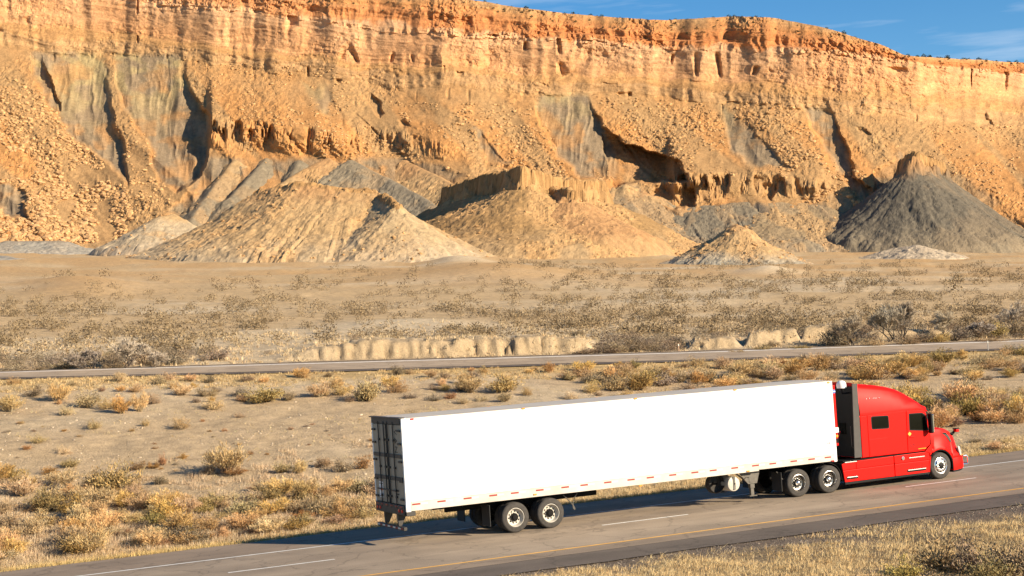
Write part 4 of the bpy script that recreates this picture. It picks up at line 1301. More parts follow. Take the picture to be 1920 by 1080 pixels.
def hood_ring(x):
    zt = np.interp(x, [20.45, 20.6, 20.95, 21.3, 21.5, 21.65, 21.76, 21.86, 21.95], [1.88, 1.88, 1.86, 1.79, 1.69, 1.55, 1.38, 1.14, .92])
    wt = np.interp(x, [20.45, 21.0, 21.5, 21.95], [1.13, 1.12, 1.05, .86])
    wf = np.interp(x, [20.45, 20.6, 21.45, 21.72, 21.95], [1.20, 1.225, 1.225, 1.18, 1.04])
    zb = WR + math.sqrt(max(0, AR ** 2 - (x - SX) ** 2)) if abs(x - SX) < AR else .72
    zb = max(zb, .62) if x > SX else max(zb, .98 if x < 20.5 else zb)
    zf = min(zb + .12, zt - .05)
    half = [(wf - .03, zb), (wf, zb + .02), (wf, zf), (wf - .05, min(zf + .07, zt - .04)), (wt + .05, zt - min(.30, (zt - zf) * .5)), (wt, zt - min(.08, (zt - zf) * .2)), (wt - .12, zt - .02), (.35, zt + .02)]
    return [(x, -a, b) for a, b in half] + [(x, a, b) for a, b in half[::-1]]


xs = [20.465, 20.52, 20.58] + [SX + AR * math.cos(math.radians(a)) for a in range(150, -1, -10)] + [21.48, 21.56, 21.65, 21.72, 21.79, 21.86, 21.95]
xs = sorted(set(round(x, 3) for x in xs))
mb = MB(); mb.loft([hood_ring(x) for x in xs], cap=False)
hood = kpart(mb, 'hood', M_RED, smooth=True)
mdf = hood.modifiers.new('thick', 'SOLIDIFY'); mdf.thickness = .02; mdf.offset = -1
kpart(MB().box(20.6, 21.7, -.62, .62, .70, 1.5), 'engine_block', M_STEEL)
kpart(MB().box(20.452, 20.463, -1.19, 1.19, 1.05, 1.84), 'hood_gap_seal', M_BLACK)
for s in (-1, 1):
    # wheel arch liner
    mb = MB()
    arc = [(SX + (AR - .01) * math.cos(math.radians(a)), WR + (AR - .01) * math.sin(math.radians(a))) for a in range(-10, 176, 8)]
    R1 = [[mb.bm.verts.new((x, s * yy, z)) for x, z in arc] for yy in (1.215, .62)]
    for i in range(len(arc) - 1): mb.bm.faces.new((R1[0][i], R1[0][i + 1], R1[1][i + 1], R1[1][i]))
    ln = kpart(mb, 'arch_liner', M_BLACK)
    ln.modifiers.new('thick', 'SOLIDIFY').thickness = .015
    ys = s * 1.222
    # fender tail between arch and step
    kpart(MB().prism([(20.14, 1.04), (20.45, 1.30), (20.50, 1.02), (20.43, .93), (20.37, .86), (20.335, .98)], min(ys, ys - s * .05), max(ys, ys - s * .05)), 'fender_tail', M_RED, bevel=.02)
    kpart(MB().prism([(20.37, .86), (20.33, .72), (20.30, .52), (20.27, .30), (20.30, .30), (20.345, .60), (20.40, .84)], min(ys, ys - s * .05), max(ys, ys - s * .05)), 'fender_tail', M_RED)
    # headlamp wrapped round the corner
    hl = MB()
    hl.loft([[(21.67, s * 1.20, 1.12), (21.69, s * 1.215, .98), (21.75, s * 1.215, .78), (21.75, s * 1.10, .78), (21.69, s * 1.10, 1.0)],
             [(21.79, s * 1.16, 1.10), (21.83, s * 1.165, .95), (21.88, s * 1.16, .76), (21.86, s * 1.02, .76), (21.80, s * 1.04, 1.0)],
             [(21.90, s * 1.06, 1.02), (21.96, s * 1.04, .90), (22.01, s * 1.0, .75), (21.95, s * .90, .75), (21.88, s * .96, .98)]])
    h_ = kpart(hl, 'headlight', M_LENS, smooth=True)
    MB().box(21.80, 21.88, min(s * 1.13, s * 1.19), max(s * 1.13, s * 1.19), .755, .80).build('turn_signal', M_AMBER, h_, bevel=.01)
    # hood side vent
    yv = s * 1.145
    ve = MB().prism([(21.00, 1.66), (21.20, 1.645), (21.36, 1.47), (21.44, 1.28), (21.36, 1.30), (21.24, 1.47), (21.12, 1.57)], min(yv, yv + s * .012), max(yv, yv + s * .012))
    v_ = kpart(ve, 'hood_vent', M_RUB)
    MB().prism([(21.02, 1.655), (21.19, 1.64), (21.26, 1.57), (21.12, 1.60)], min(yv + s * .013, yv + s * .02), max(yv + s * .013, yv + s * .02)).build('vent_slot', M_BLACK, v_)
# bumper
mb = MB()
rg = []
for x, w, z0, z1 in ((21.405, 1.215, .26, .70), (21.6, 1.215, .27, .72), (21.84, 1.19, .30, .73), (21.95, 1.11, .31, .73), (22.02, .97, .32, .72), (22.06, .6, .33, .70)):
    rg.append([(x, -w, z0), (x, -w - .012, (z0 + z1) / 2), (x, -w + .02, z1), (x, w - .02, z1), (x, w + .012, (z0 + z1) / 2), (x, w, z0)])
mb.loft(rg)
kpart(mb, 'bumper', M_RED, smooth=True)
mb = MB()
mb.loft([[(x, -w, z0 - .07), (x, -w, z0 - .002), (x, w, z0 - .002), (x, w, z0 - .07)] for x, w, z0 in ((21.40, 1.19, .26), (21.66, 1.19, .275), (21.93, 1.08, .31))])
kpart(mb, 'air_dam', M_BLACK)
kpart(MB().box(21.952, 21.99, -.70, .70, .76, 1.25), 'grille', M_CHROME, bevel=.01)
kpart(MB().box(21.38, 21.405, -1.2, 1.2, .3, .6), 'bumper_bracket', M_STEEL)
bg_ = kpart(MB().tube([(21.98, -1.06, .42), (22.17, -1.06, .40), (22.22, -1.06, .46), (22.22, -1.06, .66), (22.17, -1.06, .72), (22.0, -1.06, .72)], .028, 8), 'bumper_guard', M_CHROME, smooth=True)
for y in (-.4, .4, 1.06):
    kpart(MB().tube([(22.03, y, .42), (22.17, y, .40), (22.22, y, .46), (22.22, y, .66), (22.17, y, .72), (22.03, y, .72)], .028, 8), 'bumper_guard', M_CHROME, smooth=True)
for z in (.44, .68):
    kpart(MB().tube([(22.22, -1.06, z), (22.22, 1.06, z)], .026, 8), 'guard_rail', M_CHROME, smooth=True)
# chassis
for y in (-.43, .43):
    kpart(MB().box(13.9, 21.5, y - .04, y + .04, .62, .90), 'frame_rail', M_STEEL)
kpart(MB().box(14.6, 15.9, -.50, .50, .905, .975), 'fifth_wheel', M_STEEL, bevel=.02)
for x, st in ((14.54, 'drive'), (15.85, 'drive'), (SX, 'steer')):
    kpart(MB().lathe([(.07, -1.0), (.075, -.2), (.16, -.12), (.16, .12), (.075, .2), (.07, 1.0)], 18, c=(x, 0, WR)), 'axle', M_STEEL)
    for s in (-1, 1):
        put_wheel(st, s, x, s * (1.115 if st == 'drive' else 1.07), tractor)
        if st == 'drive': put_wheel(st, s, x, s * .80, tractor)
for c in tractor.children:
    if c.name.startswith('wheel'): c.matrix_parent_inverse = KI
for s in (-1, 1):
    kpart(MB().box(13.86, 13.88, min(s * .62, s * 1.2), max(s * .62, s * 1.2), .25, .90), 'mud_flap', M_MUD)
    kpart(MB().tube([(13.82, s * 1.0, .92), (13.98, s * 1.12, .64)], .014, 6), 'flap_hanger', M_GREYST)
    # curved quarter fender under the trailer nose
    mb = MB()
    arc = [(15.85 + .56 * math.cos(math.radians(a)), WR + .56 * math.sin(math.radians(a))) for a in range(-8, 92, 10)]
    R1 = [[mb.bm.verts.new((x, s * yy, z)) for x, z in arc] for yy in (1.20, .66)]
    for i in range(len(arc) - 1): mb.bm.faces.new((R1[0][i], R1[0][i + 1], R1[1][i + 1], R1[1][i]))
    q_ = kpart(mb, 'quarter_fender', M_BLACK); q_.modifiers.new('thick', 'SOLIDIFY').thickness = .012
kpart(MB().box(16.35, 17.25, -.6, .6, .905, .93), 'deck_plate', M_GREYST)
kpart(MB().tube([(17.16, -.98, 1.45), (17.11, -.98, 1.50), (17.11, -.98, 2.20), (17.16, -.98, 2.25)], .018, 8), 'grab_handle', M_GREYST, smooth=True)
for y, m in ((-.25, M_REDL), (-.15, M_BLUE), (-.05, M_STEEL)):
    kpart(MB().tube([(17.2, y, 2.0), (16.9, y, 1.5), (16.6, y * 1.4, 1.4), (TL + .02, y * 1.6, 1.9)], .014, 6), 'air_line', m, smooth=True)
dome = kpart(MB().lathe([(.165, -.10), (.175, .0), (.165, .07), (.13, .13), (.07, .165), (.004, .175)], 28, c=(16.96, -.80, 3.665), axis='z'), 'antenna_dome', M_WHITE2, smooth=True)
MB().lathe([(.03, -.30), (.03, -.13), (.12, -.125), (.12, -.10)], 14, c=(16.96, -.80, 3.665), axis='z').build('dome_mast', M_BLACK, dome)
MB().box(16.94, 17.26, -.83, -.77, 3.35, 3.40).build('mast_arm', M_BLACK, dome)
for y in (-.55, -.35, .2):
    kpart(MB().tube([(17.22, y, 3.45), (17.2, y, 3.72)], .012, 6), 'whip_aerial', M_GREYST)
# ------------------------------------------------------------------ plants
def tri_blades(P0, P1, wid, rng):
    """one thin triangle-pair leaf from each P0 to P1"""
    d = P1 - P0
    r = rng.normal(size=P0.shape)
    s = np.cross(d, r); s /= np.linalg.norm(s, axis=1, keepdims=True) + 1e-9
    w = np.asarray(wid)[:, None] if np.ndim(wid) else wid
    n = len(P0)
    V = np.stack([P0 - s * w * .35, P0 + s * w * .35, P0 + d * .6 + s * w * .5, P1, P0 + d * .6 - s * w * .5], 1).reshape(-1, 3)
    b = np.arange(n)[:, None] * 5
    F = np.concatenate([b + np.array([[0, 1, 2]]), b + np.array([[0, 2, 4]]), b + np.array([[4, 2, 3]])])
    return V, F


def join(parts):
    Vs, Fs, Cs = [], [], []; o = 0
    for V, F, C in parts:
        Vs.append(V); Fs.append(F + o); Cs.append(C); o += len(V)
    return np.concatenate(Vs), np.concatenate(Fs), np.concatenate(Cs)


def shrub_geo(kind, seed, dens=1.0):
    """unit shrub, 1 wide and 1 high: (stems, foliage) as V, F, C"""
    rng = np.random.default_rng(seed)
    nst = {'gold': 34, 'olive': 30, 'rust': 26, 'sage': 24, 'tumble': 26}[kind]
    spread = {'gold': .95, 'olive': 1.0, 'rust': 1.05, 'sage': 1.1, 'tumble': 1.15}[kind]
    az = rng.uniform(0, 2 * np.pi, nst); pol = np.sqrt(rng.uniform(0, 1, nst)) * spread * 1.15
    L = {'gold': .85, 'olive': .9, 'rust': .85, 'sage': .9, 'tumble': .95}[kind] * rng.uniform(.45, 1.15, nst)
    dirs = np.stack([np.sin(pol) * np.cos(az) * .62, np.sin(pol) * np.sin(az) * .62, np.cos(pol) * .97 + .02], 1)
    tip = dirs * L[:, None]
    base = np.stack([.10 * np.cos(az), .10 * np.sin(az), np.zeros(nst) - .06], 1) * rng.uniform(.1, 1, nst)[:, None]
    mid = base + (tip - base) * .55 + np.stack([0 * az, 0 * az, .10 * L], 1) * (.6 if kind == 'gold' else .3)
    V1, F1 = tri_blades(base, mid, np.full(nst, .034), rng); V2, F2 = tri_blades(mid, tip, np.full(nst, .024), rng)
    stem = join([(V1, F1, np.full((len(V1), 3), .85)), (V2, F2, np.full((len(V2), 3), 1.0))])
    per = int({'gold': 62, 'olive': 66, 'rust': 60, 'sage': 66, 'tumble': 66}[kind] * dens)
    n = nst * per
    i = np.repeat(np.arange(nst), per)
    lo = {'gold': .45, 'olive': .30, 'rust': .30, 'sage': .25, 'tumble': .25}[kind]
    t = lo + (1.04 - lo) * rng.uniform(0, 1, n) ** .8
    q = mid[i] * (1 - np.clip((t - .5) / .5, 0, 1))[:, None] + tip[i] * np.clip((t - .5) / .5, 0, 1)[:, None]
    q = np.where((t < .5)[:, None], base[i] + (mid - base)[i] * (t / .5)[:, None], q)
    jit = {'gold': .075, 'olive': .085, 'rust': .075, 'sage': .095, 'tumble': .085}[kind]
    q = q + rng.normal(size=(n, 3)) * jit * np.array([1, 1, .8])
    ln = {'gold': .105, 'olive': .085, 'rust': .075, 'sage': .065, 'tumble': .085}[kind] * rng.uniform(.6, 1.4, n)
    out = dirs[i] / np.linalg.norm(dirs[i], axis=1, keepdims=True)
    dd = out * {'gold': 1.0, 'olive': .7, 'rust': .5, 'sage': .4, 'tumble': .5}[kind] + rng.normal(size=(n, 3)) * .5 + np.array([0, 0, .35])
    dd /= np.linalg.norm(dd, axis=1, keepdims=True)
    wd = {'gold': .0125, 'olive': .019, 'rust': .019, 'sage': .022, 'tumble': .013}[kind] * rng.uniform(.7, 1.4, n)
    q[:, 2] = np.maximum(q[:, 2], .02)
    V, F = tri_blades(q, q + dd * ln[:, None], wd, rng)
    clump = rng.uniform(.72, 1.25, nst)[i] * rng.uniform(.8, 1.2, n)
    hue = rng.normal(0, .06, n)
    C = np.stack([clump * (1 + hue), clump, clump * (1 - hue)], 1)
    C = np.repeat(C, 5, axis=0)
    return stem, (V, F, C)


M_PL = {'gold': plant_mat('straw_gold_foliage', (.53, .345, .145)), 'olive': plant_mat('olive_foliage', (.35, .255, .10)),
        'rust': plant_mat('rust_brown_foliage', (.36, .205, .085)), 'sage': plant_mat('grey_sage_foliage', (.25, .185, .115)),
        'tumble': plant_mat('tan_tumbleweed', (.47, .325, .15))}
M_STEM = plant_mat('woody_stems', (.115, .085, .055))
M_STEMP = plant_mat('pale_dry_stems', (.30, .22, .125))
NAME = {'gold': 'rabbitbrush_shrub', 'olive': 'greasewood_bush', 'rust': 'dry_weed_plant', 'sage': 'sage_bush', 'tumble': 'tumbleweed_plant'}
KINDW = {'gold': 'straw gold airy rabbitbrush', 'olive': 'olive green bushy greasewood', 'rust': 'rust brown weed', 'sage': 'grey woody sagebrush', 'tumble': 'round tan dried tumbleweed'}
_SH = {}
for kd in M_PL:
    for v_ in range(3):
        st, fo = shrub_geo(kd, 300 + v_ * 7 + len(kd), 1.0)
        ms = np_mesh('stems', st[0], st[1], False, st[2]); ms.materials.append(M_STEMP if kd in ('gold', 'tumble') else M_STEM)
        mf = np_mesh('foliage', fo[0], fo[1], False, fo[2]); mf.materials.append(M_PL[kd])
        _SH[kd, v_] = (mf, ms)
_cnt = [0]


ROLL = []


def shrub(u, v, wpx, hpx, kind, label=None, group=None, stems=True, zone=None):
    """v: where it stands"""
    P = gpt(np.array([float(u)]), np.array([float(v)]))[0]
    d = (P - CAM) @ FW
    w, h = wpx * d / FPX, hpx * d / FPX
    _cnt[0] += 1
    mf, ms = _SH[kind, _cnt[0] % 3]
    o = link(NAME[kind], mf, None)
    o.location = P - np.array([0, 0, .03])
    o.rotation_euler = (random.uniform(-.08, .08), random.uniform(-.08, .08), random.uniform(0, 6.28))
    o.scale = (w * .92, w * .92, h * 1.02)
    if stems:
        s_ = link('stems', ms, None, o)
    tag(o, label, 'shrub', group)
    ROLL.append((u, v, o, kind, zone, label))
    return o


ZONE = {'A': ('on the slope just below the far road', 'shrubs in the belt below the far road'),
        'B': ('on the bare dirt between the two roads', 'scattered shrubs on the bare dirt'),
        'C': ('crowded in the roadside thicket left of the trailer', 'roadside thicket left of the trailer'),
        'D': ('on the flat behind the lorry cab', 'shrubs behind the lorry cab'),
        'F': ('against the far side of the far road', ''),
        'E': ('on the grassy verge nearest the camera', 'dark shrubs on the near verge')}
K = dict(G='gold', O='olive', R='rust', S='sage', T='tumble')
# u, v of the foot, width px, height px, kind, zone, own label
LIST = [
    (110, 752, 52, 40, 'G', 'A', 'tall pale straw shrub standing up against the far road at the left'), (65, 745, 42, 22, 'S', 'A', None), (165, 762, 52, 34, 'O', 'A', None),
    (20, 770, 60, 38, 'G', 'A', None), (126, 778, 38, 22, 'T', 'B', 'round tan tumbleweed casting a dark shadow just under the belt of shrubs'),
    (228, 776, 46, 36, 'G', 'A', None), (262, 772, 36, 44, 'G', 'A', None), (200, 766, 40, 28, 'T', 'A', None), (290, 757, 40, 26, 'T', 'A', None),
    (402, 766, 56, 26, 'T', 'A', 'wide orange tan tumbleweed mound at the lower edge of the belt'), (343, 742, 46, 24, 'G', 'A', None), (380, 744, 36, 20, 'S', 'A', None), (450, 742, 44, 20, 'S', 'A', None),
    (495, 753, 84, 36, 'O', 'A', 'broad flat olive shrub in the belt left of mid picture'), (540, 750, 40, 22, 'S', 'A', None), (600, 746, 52, 32, 'G', 'A', None), (640, 742, 46, 26, 'T', 'A', None), (630, 728, 46, 20, 'G', 'A', None),
    (178, 806, 38, 22, 'T', 'B', 'small tan tumbleweed with a long shadow pointing left on bare dirt'), (273, 800, 18, 16, 'T', 'B', None), (342, 803, 44, 28, 'T', 'B', 'tan twiggy tumbleweed alone in the middle of the bare dirt'),
    (450, 782, 28, 14, 'T', 'B', None), (72, 834, 38, 18, 'T', 'B', None), (50, 846, 26, 12, 'R', 'B', None), (120, 848, 34, 20, 'T', 'B', None), (420, 808, 16, 8, 'R', 'B', None), (380, 790, 14, 8, 'R', 'B', None), (545, 806, 14, 8, 'R', 'B', None),
    (425, 886, 92, 64, 'G', 'B', 'large golden upright rabbitbrush alone beside its dark shadow'), (392, 886, 40, 26, 'S', 'B', None), (440, 888, 50, 18, 'R', 'B', None), (305, 868, 20, 26, 'R', 'B', 'narrow upright rust brown weed right of the big olive shrub'),
    (258, 874, 48, 20, 'R', 'B', None), (288, 872, 30, 16, 'R', 'B', None), (132, 872, 40, 20, 'O', 'B', None), (95, 886, 42, 20, 'R', 'B', None), (120, 896, 40, 16, 'S', 'B', None),
    (222, 922, 92, 70, 'O', 'B', 'largest olive green shrub with yellow tips, left half of the dirt'), (178, 918, 56, 46, 'O', 'B', None), (255, 925, 46, 40, 'O', 'B', None), (212, 930, 40, 26, 'R', 'B', None), (300, 905, 40, 22, 'S', 'B', None), (105, 916, 34, 20, 'S', 'B', None),
    (342, 858, 24, 14, 'R', 'B', None), (470, 848, 16, 10, 'R', 'B', None), (500, 848, 12, 6, 'R', 'B', None), (528, 884, 40, 24, 'O', 'B', None), (562, 886, 44, 26, 'G', 'B', None),
    (605, 872, 40, 24, 'R', 'B', 'rust brown weed just left of the trailer doors'), (645, 880, 50, 30, 'S', 'B', None), (680, 875, 40, 30, 'R', 'B', None), (575, 930, 54, 34, 'R', 'B', None), (480, 918, 40, 18, 'R', 'B', None), (545, 912, 36, 14, 'S', 'B', None), (630, 915, 44, 26, 'S', 'B', None),
    (690, 753, 62, 50, 'O', 'A', 'tall yellow green shrub above the rear of the trailer'), (740, 739, 52, 30, 'T', 'A', None), (730, 722, 40, 20, 'G', 'A', None), (880, 738, 60, 40, 'G', 'A', None), (945, 738, 70, 36, 'O', 'A', 'wide olive and straw shrub halfway along the belt'), (862, 734, 30, 22, 'S', 'A', None),
    (945, 756, 34, 22, 'O', 'A', None), (990, 744, 28, 20, 'T', 'A', None), (905, 752, 40, 16, 'T', 'A', None), (870, 757, 34, 16, 'T', 'A', None), (1073, 750, 40, 20, 'T', 'B', 'neat golden tan mound close above the trailer roof'), (778, 783, 34, 26, 'T', 'B', None), (810, 778, 26, 20, 'T', 'B', None), (838, 776, 20, 12, 'T', 'B', None),
    (655, 756, 30, 14, 'S', 'A', None), (815, 752, 40, 16, 'S', 'A', None), (845, 748, 36, 16, 'R', 'A', None), (770, 750, 30, 12, 'S', 'A', None), (1195, 728, 60, 46, 'O', 'A', 'tall dense yellow green shrub in the belt above mid trailer'), (1150, 716, 50, 34, 'G', 'A', None), (1110, 716, 50, 24, 'S', 'A', None), (1245, 720, 60, 30, 'S', 'A', None), (1275, 716, 34, 26, 'O', 'A', None),
    (1230, 746, 62, 26, 'T', 'B', None), (1175, 742, 28, 20, 'T', 'B', None), (1120, 742, 24, 10, 'S', 'B', None), (1330, 712, 62, 30, 'S', 'A', None), (1390, 706, 66, 38, 'G', 'A', None), (1365, 716, 36, 20, 'O', 'A', None), (1440, 704, 60, 30, 'O', 'A', None), (1490, 700, 70, 32, 'G', 'A', None), (1540, 694, 56, 34, 'G', 'A', None), (1300, 708, 40, 22, 'S', 'A', None),
    (1600, 688, 50, 26, 'G', 'A', None), (1650, 710, 100, 42, 'T', 'A', 'longest tan shrub mound in the belt above the red cab'), (1640, 697, 60, 26, 'O', 'A', None), (1560, 710, 40, 22, 'T', 'A', None), (1700, 708, 50, 18, 'S', 'A', None), (1738, 698, 32, 30, 'O', 'A', 'compact olive shrub against the far road above the cab'), (1820, 702, 54, 28, 'T', 'A', None), (1790, 700, 36, 14, 'R', 'A', None), (1680, 682, 40, 20, 'G', 'A', None),
    (1325, 738, 50, 24, 'T', 'B', None), (1445, 728, 46, 20, 'T', 'B', None), (1530, 728, 80, 28, 'G', 'D', None), (1410, 718, 40, 14, 'R', 'D', None), (1350, 740, 30, 16, 'G', 'B', None),
    (1615, 735, 90, 30, 'G', 'D', None), (1700, 760, 76, 56, 'G', 'D', None), (1740, 775, 60, 50, 'O', 'D', None), (1690, 742, 50, 34, 'T', 'D', None), (1800, 750, 84, 46, 'G', 'D', 'big straw gold bush in front of the bare dirt right of the cab roof'), (1845, 744, 34, 26, 'T', 'D', None), (1877, 736, 36, 18, 'T', 'D', None), (1905, 745, 24, 22, 'O', 'D', None),
    (1810, 778, 70, 46, 'O', 'D', 'olive bush right behind the cab mirror'), (1770, 785, 60, 36, 'G', 'D', None), (1860, 780, 60, 36, 'G', 'D', None), (1905, 782, 60, 44, 'G', 'D', None), (1835, 788, 50, 24, 'R', 'D', None), (1790, 794, 40, 22, 'R', 'D', None), (1895, 788, 50, 20, 'R', 'D', None), (1760, 796, 50, 24, 'R', 'D', None),
    (1850, 712, 30, 10, 'S', 'D', None), (1900, 698, 44, 18, 'T', 'A', None), (1850, 690, 44, 14, 'G', 'A', None), (1890, 830, 26, 10, 'T', 'D', None), (1830, 826, 34, 10, 'S', 'D', None), (1868, 842, 40, 20, 'G', 'D', None), (1895, 846, 40, 22, 'G', 'D', None),
    (1900, 1090, 120, 90, 'S', 'E', 'dark grey woody shrub spilling out of the lower right corner'), (1770, 1072, 100, 72, 'O', 'E', None), (1830, 1075, 110, 82, 'S', 'E', None), (1700, 1095, 84, 52, 'O', 'E', None), (1640, 1110, 80, 50, 'S', 'E', None), (1860, 1100, 90, 66, 'O', 'E', None), (1945, 1050, 70, 56, 'S', 'E', None), (1735, 1110, 90, 60, 'S', 'E', None),
]
for (u, v, w, h, k, z, lab) in LIST:
    ph, grp = ZONE[z]
    shrub(u, v, w, h, K[k], lab, grp, zone=z)
# the roadside thicket: individuals, thick near the road and thinning upward
rng = np.random.default_rng(5)
placed = []
tries = 0
while len(placed) < 118 and tries < 5000:
    tries += 1
    u = rng.uniform(-22, 715)
    ve = float(v_edge(u))
    band = np.interp(u, [-60, 120, 300, 480, 715], [175, 140, 85, 78, 78])
    v = ve - 14 - band * rng.uniform(0, 1) ** 1.2
    if any((abs(u - a) < 15 and abs(v - b) < 11) for a, b in placed): continue
    placed.append((u, v))
for (u, v) in sorted(placed, key=lambda q: q[1]):
    near = (float(v_edge(u)) - v)
    left = u < 260
    k = rng.choice(['gold', 'olive', 'rust', 'sage', 'tumble'], p=[.46, .14, .08, .14, .18] if left else [.36, .20, .18, .08, .18])
    s = rng.uniform(.7, 1.25) * (1.15 if u < 200 else 1.0)
    shrub(u, v, 58 * s, (34 if k in ('gold', 'olive') else 24) * s * rng.uniform(.75, 1.25), k, None, ZONE['C'][1], zone='C')
# more small ones along the belt below the far road and on the dirt
for j in range(100):
    u = rng.uniform(-10, 1930)
    v1 = float(v_r1(u))
    v = v1 + 9 + rng.uniform(0, 1) ** 1.5 * (46 if u < 640 else 44)
    k = rng.choice(['gold', 'tumble', 'sage', 'rust', 'olive'], p=[.36, .28, .2, .1, .06])
    s = rng.uniform(.5, 1.1)
    shrub(u, v, 34 * s, 20 * s, k, None, ZONE['A'][1], zone='A')
for j in range(60):
    u = rng.uniform(1080, 1925); v1 = float(v_r1(u)); v = v1 + 11 + rng.uniform(0, 1) ** 1.3 * 46
    k = rng.choice(['gold', 'tumble', 'sage', 'olive'], p=[.42, .34, .12, .12]); s = rng.uniform(.7, 1.25)
    shrub(u, v, 46 * s, 24 * s, k, None, ZONE['A'][1], zone='A')
for j in range(24):
    u = rng.uniform(1690, 1925); v = rng.uniform(738, 800)
    k = rng.choice(['gold', 'tumble', 'rust', 'olive'], p=[.42, .26, .16, .16]); s = rng.uniform(.7, 1.2)
    shrub(u, v, 54 * s, 34 * s, k, None, ZONE['D'][1], zone='D')
for j in range(46):
    u = rng.uniform(0, 700); v = rng.uniform(790, 905)
    if v > float(v_edge(u)) - 120: continue
    k = rng.choice(['rust', 'tumble', 'sage'])
    s = rng.uniform(.3, .8)
    shrub(u, v, 22 * s, 9 * s, k, None, ZONE['B'][1], stems=False, zone='B')


# --- sagebrush beyond the far road: 300 nearest single, the rest one mass
def small_geo(seed, n=70, w=.09, ln=.2, single=False):
    rg_ = np.random.default_rng(seed)
    a = rg_.uniform(0, 2 * np.pi, n); r = np.sqrt(rg_.uniform(0, 1, n)) * .42; hh = rg_.uniform(.05, 1, n) * np.sqrt(np.clip(1 - (r / .5) ** 2, 0, 1)) * .85
    q = np.stack([r * np.cos(a), r * np.sin(a), hh], 1)
    d = rg_.normal(size=(n, 3)) * .6 + q * 1.2 + np.array([0, 0, .25]); d /= np.linalg.norm(d, axis=1, keepdims=True)
    if single:
        sd_ = np.cross(d, rg_.normal(size=(n, 3))); sd_ /= np.linalg.norm(sd_, axis=1, keepdims=True) + 1e-9
        V = np.stack([q - sd_ * w * .5, q + sd_ * w * .5, q + d * ln], 1).reshape(-1, 3); F = np.arange(3 * n).reshape(-1, 3)
        c = np.repeat(rg_.uniform(.65, 1.3, n), 3)
        return V, F, np.stack([c, c, c], 1)
    V, F = tri_blades(q, q + d * ln, np.full(n, w), rg_)
    c = np.repeat(rg_.uniform(.65, 1.3, n), 5)
    return V, F, np.stack([c, c, c], 1)


_SG = [np_mesh('sage_foliage', *small_geo(500 + k, 420, .026, .10)[:2], False, small_geo(500 + k, 420, .026, .10)[2]) for k in range(4)]
for m in _SG: m.materials.append(M_PL['sage'])


def sage_density(u, v):
    x = u / 110; y = v / 14
    return .10 + .90 * sstep(.38, .70, fbm(x * 1.6, y * 1.6, 140, 4))


spots = []
rg2 = np.random.default_rng(8)
while len(spots) < 2700:
    u = rg2.uniform(-120, 2040, 400); t = rg2.uniform(0, 1, 400)
    v0 = v_r0(u)
    v = v0 - 3 - (v0 - 3 - 497) * t ** .95
    dens = .06 + .94 * sage_density(u, v)
    dens = dens * np.where(v > 575, 1, .55) * np.where((v < 545) & (u < 1000), .4, 1) * np.interp(u, [-100, 300, 700, 1920], [.6, .75, 1, .95])
    ok = rg2.uniform(0, 1, 400) < dens
    ok &= ~((u > 1280) & (u < 1565) & (v > v0 - 24) & (rg2.uniform(0, 1, 400) < .9))
    # the pale bank tops stay bare
    ok &= ~((u > 400) & (u < 1080) & (v > v0 - 32) & (rg2.uniform(0, 1, 400) < .97))
    ok &= ~((((u - 760) / 190) ** 2 + ((v - 612) / 11) ** 2 < 1) & (rg2.uniform(0, 1, 400) < .9))
    spots += [(a, b) for a, b, o_ in zip(u, v, ok) if o_]
spots = sorted(spots, key=lambda q: -(q[1] - float(v_r0(q[0]))))[:2700]
su = np.array([s[0] for s in spots]); sv = np.array([s[1] for s in spots])
SP = gpt(su, sv)
for j in range(300):
    o = link('sage_bush', _SG[j % 4], None)
    s = rg2.uniform(.7, 1.6)
    o.location = SP[j] - np.array([0, 0, .05]); o.scale = (s * 1.25, s * 1.25, s * rg2.uniform(.55, .85)); o.rotation_euler = (0, 0, rg2.uniform(0, 6.28))
    tag(o, 'low grey sagebrush on the plain just beyond the far road', 'shrub', 'sagebrush beyond the far road')
parts = []
geos = [small_geo(520 + k, 64, .075, .15, True) for k in range(6)]
for j in range(300, len(spots)):
    V, F, C = geos[j % 6]
    s = rg2.uniform(.9, 2.1) * (1.0 + .35 * (SP[j] @ FW > 200)); a = rg2.uniform(0, 6.28)
    Vr = np.stack([V[:, 0] * math.cos(a) - V[:, 1] * math.sin(a), V[:, 0] * math.sin(a) + V[:, 1] * math.cos(a), V[:, 2] * rg2.uniform(.5, .8)], 1) * s
    parts.append((Vr + SP[j] - np.array([0, 0, .05]), F, C * rg2.uniform(.75, 1.2)))
V, F, C = join(parts)
tag(link('sagebrush_mass', np_mesh('sagebrush_mass', V, F, False, C), M_PL['sage']), kind='stuff')


